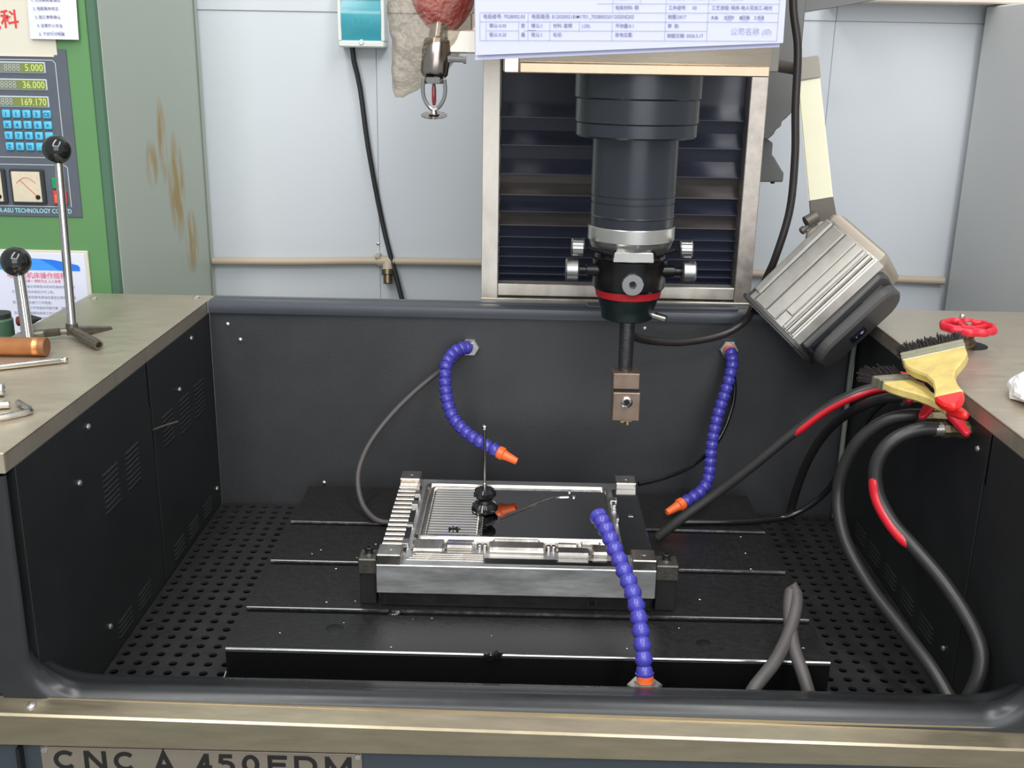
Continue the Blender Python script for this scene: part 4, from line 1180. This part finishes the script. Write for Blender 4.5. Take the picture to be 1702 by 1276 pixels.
MB().lathe([(0, 0.0600), (0.013, 0.0605), (0.0145, 0.0618), (0.016, 0.0605), (0.033, 0.0605), (0.0335, 0.0595), (0.0350, 0.0595), (0.0355, 0.0607), (0.043, 0.0607), (0.0435, 0.0600), (0.0445, 0.0600), (0.045, 0.0610), (0.126, 0.0610)], (AX, AY, 0.5395), Z, 48).build('quill', QUILL, Hd)
MB().lathe([(0, 0.0560), (0.0035, 0.0590), (0.010, 0.0612), (0.013, 0.0622), (0.014, 0.0632), (0.0325, 0.0632), (0.0335, 0.0625)], (AX, AY, 0.5060), Z, 48).build('index_ring', SILVER, Hd)
text('scale_mark', '9', 0.0085, (AX + 0.002, AY - 0.0635, 0.5145), X, Z, INK, Hd)
MB().prism([(-0.029, 0.0), (0.029, 0.0), (0.029, 0.0145), (-0.029, 0.0145)], (AX, AY - 0.0575, 0.4935), X, Z, Y, 0.0, 0.02, 0.001).build('scale_plate', SILVER, Hd)
MB().lathe([(0, 0.040), (0, 0.0500), (0.004, 0.0535), (0.022, 0.0545), (0.030, 0.0540), (0.040, 0.0555), (0.0460, 0.0560), (0.0475, 0.0525), (0.060, 0.0500)], (AX, AY, 0.4455), Z, 48).build('chuck_body', CHUCK, Hd)
MB().lathe([(0, 0.0455), (0.0015, 0.0478), (0.0095, 0.0490), (0.012, 0.0500)], (AX, AY, 0.4335), Z, 48).build('red_ring', REDRING, Hd)
MB().lathe([(0, 0.010), (0, 0.0350), (0.002, 0.0382), (0.012, 0.0392), (0.016, 0.0398), (0.028, 0.0440), (0.034, 0.0450)], (AX, AY, 0.3995), Z, 48).build('chuck_nose', mat('chuck_green_black', (40, 52, 50), 0.28, 0.6), Hd)
MB().cyl((AX + 0.036, AY - 0.012, 0.4080), (AX + 0.056, AY - 0.020, 0.4040), 0.0055).build('side_pin', CHROME, Hd)
def knurl(name, at, axis, r, L_, m=KNURL):
    n_ = 40
    F = frame_from(axis)
    rings = []
    for d, s in ((0, 0.88), (L_ * 0.1, 1.0), (L_ * 0.9, 1.0), (L_, 0.88)):
        rings.append([V(at) + F @ V(((r * s - (0.0005 if k % 2 else 0)) * math.cos(2 * PI * k / n_), (r * s - (0.0005 if k % 2 else 0)) * math.sin(2 * PI * k / n_), d)) for k in range(n_)])
    return MB().loft(rings).build(name, m, Hd)
for s in (-1, 1):
    knurl('upper_knob', (AX + s * 0.069, AY - 0.022, 0.5085), (s, 0, 0), 0.0135, 0.0185)
    MB().lathe([(0, 0.0055), (0.016, 0.0055), (0.017, 0.0034), (0.046, 0.0034)], (AX + s * 0.028, AY - 0.058, 0.5055), (s * 0.042, 0.036, 0.003), 12).build('knob_rod', CHUCK, Hd)
    knurl('lower_knob', (AX + s * (0.0745 if s > 0 else 0.0755), AY - 0.022, 0.4755), (s, 0, 0), 0.0170, 0.0195)
    MB().lathe([(0, 0.0100), (0.018, 0.0085), (0.019, 0.0062), (0.034, 0.0062)], (AX + s * 0.046, AY - 0.018, 0.4755), (s, 0, 0), 16).build('knob_boss', CHUCK, Hd)
MB().lathe([(0, 0.0165), (0.006, 0.0165), (0.0085, 0.0150), (0.0085, 0.0055), (0.004, 0.0050)], (AX + 0.0005, AY - 0.050, 0.4615), (0, -1, 0), 32).build('front_screw', KNURL, Hd)
MB().lathe([(0, 0.0048), (0.0004, 0.0048)], (AX + 0.0005, AY - 0.0548, 0.4615), (0, -1, 0), 6).build('hex_socket', PIT, Hd)

Eh = thing('electrode_holder', 'steel shank with square electrode holder hanging from the chuck', 'tool holder', (AX + 0.003, AY, 0.235))
MB().lathe([(0, 0.0098), (0.004, 0.0108), (0.085, 0.0118)], (AX + 0.0015, AY, 0.3160), Z, 24).build('shank', SHANK, Eh)
MB().box((AX - 0.0175, AY - 0.019, 0.2935), (AX + 0.0225, AY + 0.019, 0.3180), 0.0010).build('holder_block', HOLDER, Eh)
MB().box((AX - 0.0155, AY - 0.016, 0.2875), (AX + 0.0220, AY + 0.018, 0.2936), 0.0005).build('holder_gap', DARKST, Eh)
MB().box((AX - 0.0165, AY - 0.0215, 0.2440), (AX + 0.0245, AY + 0.0195, 0.2885), 0.0010).build('lower_block', HOLDER, Eh)
MB().lathe([(0, 0.0088), (0.003, 0.0088), (0.0038, 0.0075), (0.0038, 0.0045), (0.001, 0.004)], (AX + 0.0040, AY - 0.0215, 0.2745), -Y, 20).build('cap_screw', CHROME, Eh)
MB().lathe([(0, 0.0042), (0.0003, 0.0042)], (AX + 0.0040, AY - 0.0235, 0.2745), -Y, 6).build('hex_socket', PIT, Eh)
MB().box((AX - 0.0030, AY - 0.012, 0.2395), (AX + 0.0150, AY + 0.006, 0.2442), 0.0004).box((AX + 0.0065, AY - 0.011, 0.2335), (AX + 0.0100, AY + 0.004, 0.2398), 0.0003).box((AX - 0.0025, AY - 0.009, 0.2365), (AX + 0.0030, AY + 0.004, 0.2398), 0.0003).build('electrode', GOLD, Eh)

# drawing sheets hanging on the head
def sheet(name, label, pts, yoff, curl):
    s_ = thing(name, label, 'paper', ((pts[0][0] + pts[1][0]) / 2, yoff, pts[0][1]), 'drawing sheets hanging on the head')
    (xa, za), (xb, zb2), (xc_, zc_), (xd, zd) = pts      # bottom left, bottom right, top right, top left
    def fn(u, v):
        x = (xa + (xb - xa) * u) * (1 - v) + (xd + (xc_ - xd) * u) * v
        z = (za + (zb2 - za) * u) * (1 - v) + (zd + (zc_ - zd) * u) * v
        return (x, yoff - curl * math.sin(PI * u) * (1 - v) * 0.2, z)
    mb = MB().grid(fn, 10, 6)
    bmesh.ops.solidify(mb.bm, geom=mb.bm.faces[:], thickness=0.0005)
    mb.build('sheet', PAPER2, s_)
    return s_
sheet('drawing_sheet', 'lower white drawing sheet peeking out under the top sheet', [(-0.0865, 0.7655), (0.3075, 0.7885), (0.3020, 1.06), (-0.0920, 1.03)], -0.3075, 0.0)
ds = sheet('drawing_sheet', 'top white drawing sheet with a printed title block hanging above the chuck', [(-0.0855, 0.7715), (0.3105, 0.7935), (0.3050, 1.07), (-0.0900, 1.05)], -0.3130, 0.0)
ex = V((0.3960, 0, 0.0060)).normalized(); ey = V((-0.012, 0, 1)).normalized()
def ds_pt(px, py):
    # title block laid out in millimetres from its lower left corner
    return V((-0.0800, -0.3137, 0.7900)) + ex * (px / 1000) + ey * (py / 1000)
t = MB()
def rule(a, b, c_, d, wd=0.5):
    p0, p1 = ds_pt(a, b), ds_pt(c_, d)
    dd = p1 - p0
    nn = dd.normalized().cross(Y) * wd / 2000
    t.prism([(0, 0), (1, 0), (1, 1), (0, 1)], p0 - nn, dd, nn * 2, -Y, 0, 0.0002)
for a in ((0, 0, 382, 0), (0, 34, 205, 34), (0, 23, 205, 23), (56, 12, 72, 12), (8, 12, 50, 12), (62, 12, 238, 12), (238, 12, 292, 12), (205, 23, 382, 23), (205, 34, 382, 34), (205, 45, 382, 45), (205, 57, 382, 57), (150, 69, 382, 69), (150, 57, 205, 57), (150, 45, 205, 45),
          (0, 0, 0, 34), (8, 0, 8, 23), (50, 0, 50, 23), (62, 0, 62, 34), (90, 0, 90, 23), (128, 12, 128, 23), (170, 0, 170, 23), (238, 0, 238, 69), (292, 0, 292, 69), (382, 0, 382, 69), (205, 45, 205, 69), (170, 34, 170, 69)):
    rule(*a)
for a in ((336, 25, 343, 25), (343, 25, 343, 31), (343, 31, 336, 31), (336, 31, 336, 25), (316, 25, 322, 25), (322, 25, 322, 31), (322, 31, 316, 31), (316, 31, 316, 25), (357, 25, 363, 25), (363, 25, 363, 31), (363, 31, 357, 31), (357, 31, 357, 25), (317, 28, 319, 26), (319, 26, 322, 31), (358, 28, 360, 26), (360, 26, 363, 31)):
    rule(*a, 0.35)
t.build('printed_rules', INKL, ds)
for px, py, s, sz, m_ in ((4, 26, '电极编号: 7028002.03', 6.0, INK), (66, 26, '电极路径: E:\\20200218\\M1701_7028002\\01\\2020\\E203', 6.0, INK), (12, 15, '精公-0.05', 5.6, INK), (12, 4, '粗公-0.20', 5.6, INK), (53, 15, '数', 5.6, INK), (53, 4, '量', 5.6, INK),
                          (66, 15, '精公:1', 5.6, INK), (66, 4, '粗公:1', 5.6, INK), (94, 15, '材料: 紫铜', 5.6, INK), (131, 15, '(.20):', 5.6, INK), (94, 4, '毛坯:', 5.6, INK), (174, 15, '平动量:0.1', 5.6, INK), (174, 4, '放电位置:', 5.6, INK),
                          (241, 15, '审  核:', 5.6, INK), (241, 3, '制图日期: 2020.5.17', 5.6, INK), (241, 26, '制图:2017', 5.6, INK), (241, 37, '工件编号:     03', 5.6, INK), (241, 49, '模具编号:  7028002', 5.6, INK), (173, 37, '电极材料: 铜', 5.6, INK), (173, 49, '电极数: 2.00', 5.6, INK),
                          (296, 49, '客户:        模具部', 5.6, INK), (296, 37, '工艺流程: 铣床-电火花加工-抛光', 5.6, INK), (296, 25.4, '夹具:     交叉杆     磨石面    工作台', 4.6, INK), (296, 61, '工作类型: 三维图, 放电加工, 加工孔', 5.0, INK), (322, 7, '公司名称', 9.5, INKL), (362, 7, '(印)', 8.0, INKL), (241, 61, '三视图', 5.6, INK)):
    text('printed_text', s, sz / 1000, ds_pt(px, py + 1.2), ex, ey, m_, ds, 0.98, 0.004, 'LEFT', 0.0002)

# ---------------------------------------------------------------- hanging extinguisher with sprinkler, wrapped in film
Ex = thing('fire_extinguisher', 'red hanging extinguisher with chrome sprinkler head left of the machine head', 'extinguisher', (-0.151, -0.17, 0.69))
MB().sphere((-0.140, -0.150, 0.890), 0.050, 24, (1.04, 0.95, 1.8)).build('red_body', EXTRED, Ex)
MB().lathe([(0, 0.0165), (0.004, 0.0195), (0.034, 0.0210), (0.050, 0.0195), (0.054, 0.012)], (-0.151, -0.182, 0.7420), (0.10, 0.22, 1), 24).build('neck', NECK, Ex)
MB().cyl((-0.1465, -0.171, 0.788), (-0.142, -0.158, 0.830), 0.0135).build('inlet_pipe', NECK, Ex)
MB().lathe([(0, 0.0120), (0.003, 0.0130), (0.009, 0.0130), (0.011, 0.0110)], (-0.151, -0.182, 0.7320), Z, 8).build('hex_collar', CHROME, Ex)
for s in (-1, 1):
    MB().tube([(-0.151 + s * 0.0150, -0.182, 0.7380), (-0.151 + s * 0.0160, -0.182, 0.7220), (-0.151 + s * 0.0130, -0.182, 0.7090), (-0.151 + s * 0.0060, -0.182, 0.6990), (-0.151, -0.182, 0.6955)], 0.0028, 8, 0.004).build('yoke_arm', CHROME, Ex)
MB().lathe([(0, 0.0020), (0.006, 0.0032), (0.022, 0.0032), (0.030, 0.0022)], (-0.151, -0.182, 0.7020), Z, 10).build('glass_bulb', mat('bulb_red', (120, 40, 44), 0.15), Ex)
MB().lathe([(0, 0.0050), (0.006, 0.0035)], (-0.151, -0.182, 0.6905), Z, 10).build('yoke_boss', CHROME, Ex)
TL = Matrix.Rotation(0.24, 3, 'X')
t = MB()
for k in range(14):
    a = 2 * PI * k / 14
    R_ = Matrix.Rotation(a, 3, 'Z')
    t.prism([(0.002, -0.0008), (0.0185, -0.0033), (0.0190, 0.0), (0.0185, 0.0033), (0.002, 0.0008)], (-0.151, -0.182, 0.6890), TL @ R_ @ V((1, 0, -0.05)), TL @ R_ @ Y, TL @ Z, 0, 0.0010)
t.lathe([(0, 0.008), (0.0012, 0.008)], (-0.151, -0.182, 0.6890), Z, 20)
t.build('deflector', NECK, Ex)
MB().box((-0.133, -0.180, 0.7740), (-0.088, -0.140, 0.8060), 0.002).box((-0.100, -0.160, 0.790), (-0.051, -0.130, 0.830), 0.002).build('bracket', FRAME, Ex)
MB().lathe([(0, 0.0060), (0.005, 0.0060), (0.005, 0.0042), (0.022, 0.0042), (0.022, 0.0060), (0.026, 0.0060)], (-0.131, -0.184, 0.7660), X, 8).build('bracket_bolt', CHROME, Ex)

rows = [(1.02, -0.150, 0.070, 0.062), (0.94, -0.152, 0.069, 0.062), (0.88, -0.153, 0.066, 0.060), (0.845, -0.154, 0.062, 0.057), (0.815, -0.156, 0.060, 0.052), (0.790, -0.161, 0.055, 0.046), (0.768, -0.168, 0.047, 0.038), (0.750, -0.177, 0.039, 0.028), (0.734, -0.188, 0.028, 0.018), (0.720, -0.197, 0.017, 0.011), (0.711, -0.204, 0.006, 0.005)]
rings = []
n = 40
for i in range(len(rows) - 1):
    for sub in range(3):
        f = sub / 3
        a, b_ = rows[i], rows[i + 1]
        z, cx_, rx, ry = [a[q] + (b_[q] - a[q]) * f for q in range(4)]
        ring = []
        for k in range(n):
            an = 2 * PI * k / n
            p_ = V((cx_ + rx * math.cos(an), -0.150 + ry * math.sin(an), z))
            nz = noise.noise(V((p_.x * 34, p_.y * 34, p_.z * 22))) * 0.0075 + abs(noise.noise(V((p_.x * 70 + 5, p_.y * 70, p_.z * 40)))) * 0.0070
            s = min(1, rx / 0.03)
            ring.append((p_.x + math.cos(an) * nz * s, p_.y + math.sin(an) * nz * s, p_.z + nz * 0.4))
        rings.append(ring)
z, cx_, rx, ry = rows[-1]
rings.append([(cx_ + rx * math.cos(2 * PI * k / n), -0.150 + ry * math.sin(2 * PI * k / n), z) for k in range(n)])
tag(MB().loft(rings, True, False).build('plastic_bag', BAG), 'crinkled clear plastic bag wrapped round the red extinguisher', 'plastic bag')

# ---------------------------------------------------------------- work lamp
Lp = thing('work_lamp', 'finned aluminium work lamp on a cream arm over the right of the tank', 'lamp', (0.46, 0.0, 0.4))
Aa = (_r * 0.70 + _u * 0.69 - _f * 0.19).normalized()
Bb = (_r * 0.52 - _u * 0.67 - _f * 0.53)
Bb = (Bb - Aa * Bb.dot(Aa)).normalized()
Nn = Bb.cross(Aa).normalized()
P0 = V((0.4604, -0.06, 0.5396))
LA, LB, LC = 0.173, 0.126, 0.118
def lp_(a, b, c_):
    return P0 + Aa * a + Bb * b + Nn * c_
def lbox(mb, a0, a1, b0, b1, c0, c1, bev=0.001, seg=1):
    Q = Matrix((Aa, Bb, Nn)).transposed()
    ctr = lp_((a0 + a1) / 2, (b0 + b1) / 2, (c0 + c1) / 2)
    h_ = V(((a1 - a0) / 2, (b1 - b0) / 2, (c1 - c0) / 2))
    return mb.box(ctr - h_, ctr + h_, bev, Q, ctr, seg)
sec = [(0.0, -0.010), (0.010, 0.0), (LB - 0.010, 0.0), (LB, -0.010), (LB, -LC + 0.03), (LB - 0.03, -LC), (0.03, -LC), (0.0, -LC + 0.03)]
MB().prism(sec, P0, Bb, Nn, Aa, -LA, 0.0).build('lamp_housing', ALU, Lp)
for b0, b1, a0, a1, h_ in ((0.006, 0.018, -LA + 0.014, -0.004, 0.004), (0.022, 0.046, -LA + 0.002, -0.005, 0.003), (0.049, 0.070, -LA + 0.002, -0.002, 0.0022), (0.073, 0.087, -LA + 0.024, -0.002, 0.0040), (0.090, 0.096, -LA + 0.002, -0.002, 0.0052), (0.100, 0.106, -LA + 0.002, -0.002, 0.0045), (0.109, 0.114, -LA + 0.002, -0.002, 0.0030)):
    lbox(MB(), a0, a1, b0, b1, -0.001, h_, 0.0012).build('fin', ALU, Lp)
for b0 in (0.0200, 0.0475, 0.0715, 0.0885, 0.0980, 0.1075):
    lbox(MB(), -LA + 0.002, -0.003, b0 - 0.0006, b0 + 0.0006, -0.002, 0.0012, 0.0).build('groove_line', LAMPD, Lp)
lbox(MB(), -LA + 0.010, -0.004, -0.0035, 0.0, -LC + 0.04, -0.014, 0.001).build('fin', ALU, Lp)
big = [(0.003 + 0.0, -0.008), (0.010, -0.001), (LB - 0.008, -0.001), (LB - 0.001, -0.010), (LB - 0.001, -LC + 0.03), (LB - 0.03, -LC + 0.001), (0.03, -LC + 0.001), (0.001, -LC + 0.03)]
ctr_ = (sum(q[0] for q in big) / 8, sum(q[1] for q in big) / 8)
rings = []
for a, s in ((0.0, 1.0), (0.008, 1.0), (0.014, 0.95), (0.018, 0.80), (0.019, 0.45)):
    rings.append([lp_(a, ctr_[0] + (u - ctr_[0]) * s, ctr_[1] + (v - ctr_[1]) * s) for u, v in big])
MB().loft(rings).build('end_plate', ALUB, Lp)
MB().prism([(u + (0.005 if u > LB / 2 else -0.004), v + (0.004 if v > -LC / 2 else -0.004)) for u, v in sec], P0, Bb, Nn, Aa, -LA - 0.007, -LA + 0.001, 0.0015).build('bezel', LAMPD, Lp)
MB().prism([(u * 0.86 + LB * 0.07, v * 0.86 - LC * 0.07) for u, v in sec], P0, Bb, Nn, Aa, -LA - 0.0082, -LA - 0.006).build('lens', GLASS, Lp)
# dark side cover with a raised bar that carries the rocker switch
cap = [(-LA + 0.004, -0.012), (-LA + 0.004, -LC + 0.03), (-LA + 0.03, -LC + 0.012), (-0.030, -LC + 0.012), (-0.004, -LC + 0.034), (-0.004, -0.030), (-0.014, -0.010)]
MB().prism(cap, P0, Aa, Nn, Bb, LB - 0.001, LB + 0.010, 0.003).build('side_cover', LAMPD, Lp)
st = []
for k in range(13):
    a = -PI / 2 + PI * k / 12
    st.append((-0.040 + 0.034 * math.cos(a), -0.064 + 0.034 * math.sin(a)))
for k in range(13):
    a = PI / 2 + PI * k / 12
    st.append((-LA + 0.036 + 0.034 * math.cos(a), -0.064 + 0.034 * math.sin(a)))
MB().prism(st, P0, Aa, Nn, Bb, LB + 0.008, LB + 0.030, 0.004).build('switch_bar', LAMPD, Lp)
sw = lbox(MB(), -0.110, -0.080, LB + 0.0295, LB + 0.0320, -0.077, -0.053, 0.001).build('rocker_switch', SWITCH, Lp)
lbox(MB(), -0.106, -0.084, LB + 0.0315, LB + 0.0345, -0.073, -0.057, 0.0015).build('rocker', SWITCH, sw)
text('switch_mark', 'O', 0.008, lp_(-0.090, LB + 0.0347, -0.063), Aa, (Bb.cross(Aa)).normalized(), PAPER, sw, 1, 0.01, 'CENTER')
text('switch_mark', 'I', 0.008, lp_(-0.101, LB + 0.0347, -0.063), Aa, (Bb.cross(Aa)).normalized(), PAPER, sw, 1, 0.01, 'CENTER')
lbox(MB(), -0.060, -0.020, LB + 0.0095, LB + 0.0125, -0.040, -0.030, 0.001).build('cover_rib', LAMPD, Lp)
lbox(MB(), -LA + 0.012, -LA + 0.050, LB + 0.0095, LB + 0.0125, -0.040, -0.022, 0.001).build('cover_rib', SWITCH, Lp)
# arm
a0, a1 = V((0.4465, 0.080, 0.746)), V((0.4870, 0.080, 0.5490))
def arm_box(p, q, w0, w1, dep):
    d = (q - p).normalized()
    sx = (X - d * X.dot(d)).normalized()
    R = Matrix.Rotation(0.25, 3, d)
    sx = R @ sx
    sy = d.cross(sx)
    rr_ = []
    for pt, ww in ((p, w0), (q, w1)):
        rr_.append([pt + sx * (ww / 2 * i) + sy * (dep / 2 * j) for i, j in ((-1, -1), (1, -1), (1, 1), (-1, 1))])
    mb = MB().loft(rr_)
    bmesh.ops.bevel(mb.bm, geom=mb.bm.edges[:], offset=0.002, segments=2, affect='EDGES')
    return mb
arm_box(a0, a1, 0.036, 0.040, 0.026).build('arm', ARM, Lp)
arm_box(a0 + V((-0.0055, 0, 0.033)), a0 + V((0.0004, 0, -0.0015)), 0.037, 0.0395, 0.031).build('arm_cap', ARMG, Lp)
arm_box(a1 + V((-0.0002, 0, 0.001)), a1 + V((0.0080, -0.004, -0.038)), 0.040, 0.0440, 0.031).build('arm_end', ARMD, Lp)
MB().cyl(a0 + V((-0.004, 0.005, 0.012)), (0.345, 0.200, 0.775), 0.010).build('mount_rod', ARMD, Lp)
MB().tube([a1 + V((0.006, -0.002, -0.034)), (0.488, 0.065, 0.500), (0.470, 0.045, 0.488), lp_(-0.040, 0.012, -0.080)], 0.012, 12, 0.006).build('swivel', ARMG, Lp)
MB().cyl((0.458, 0.052, 0.512), (0.476, 0.056, 0.522), 0.0105).build('joint', ARMD, Lp)
MB().lathe([(0, 0.004), (0.016, 0.004), (0.017, 0.0065), (0.024, 0.0065), (0.026, 0.004)], (0.470, 0.050, 0.512), (-0.8, -0.1, -0.6), 12).build('joint_screw', ARMD, Lp)

tag(MB().tube([(0.394, 0.020, 0.98), (0.396, 0.020, 0.864), (0.410, 0.020, 0.792), (0.415, 0.020, 0.700), (0.4215, 0.020, 0.624), (0.421, 0.020, 0.536), (0.404, 0.020, 0.455), (0.394, 0.034, 0.415), (0.384, 0.022, 0.390), (0.368, -0.010, 0.379), (0.350, -0.040, 0.362), (0.312, -0.052, 0.340), (0.250, -0.070, 0.331), (0.198, -0.090, 0.336), (0.161, -0.120, 0.350), (0.144, -0.150, 0.372), (0.140, -0.166, 0.402)], 0.0066, 12, 0.012).build('head_cable', CABLE2), 'thick dark cable hanging beside the cream arm and looping under the chuck', 'cable')
tag(MB().tube([lp_(-0.075, LB + 0.006, -LC + 0.020), (0.545, -0.005, 0.360), (0.543, -0.012, 0.320), (0.541, -0.014, 0.267), (0.541, -0.016, 0.203), (0.541, -0.016, 0.120), (0.541, -0.016, 0.003)], 0.0042, 10, 0.012).build('lamp_cable', GREYHOSE), 'thin grey green cable hanging from the work lamp into the tank corner', 'cable')
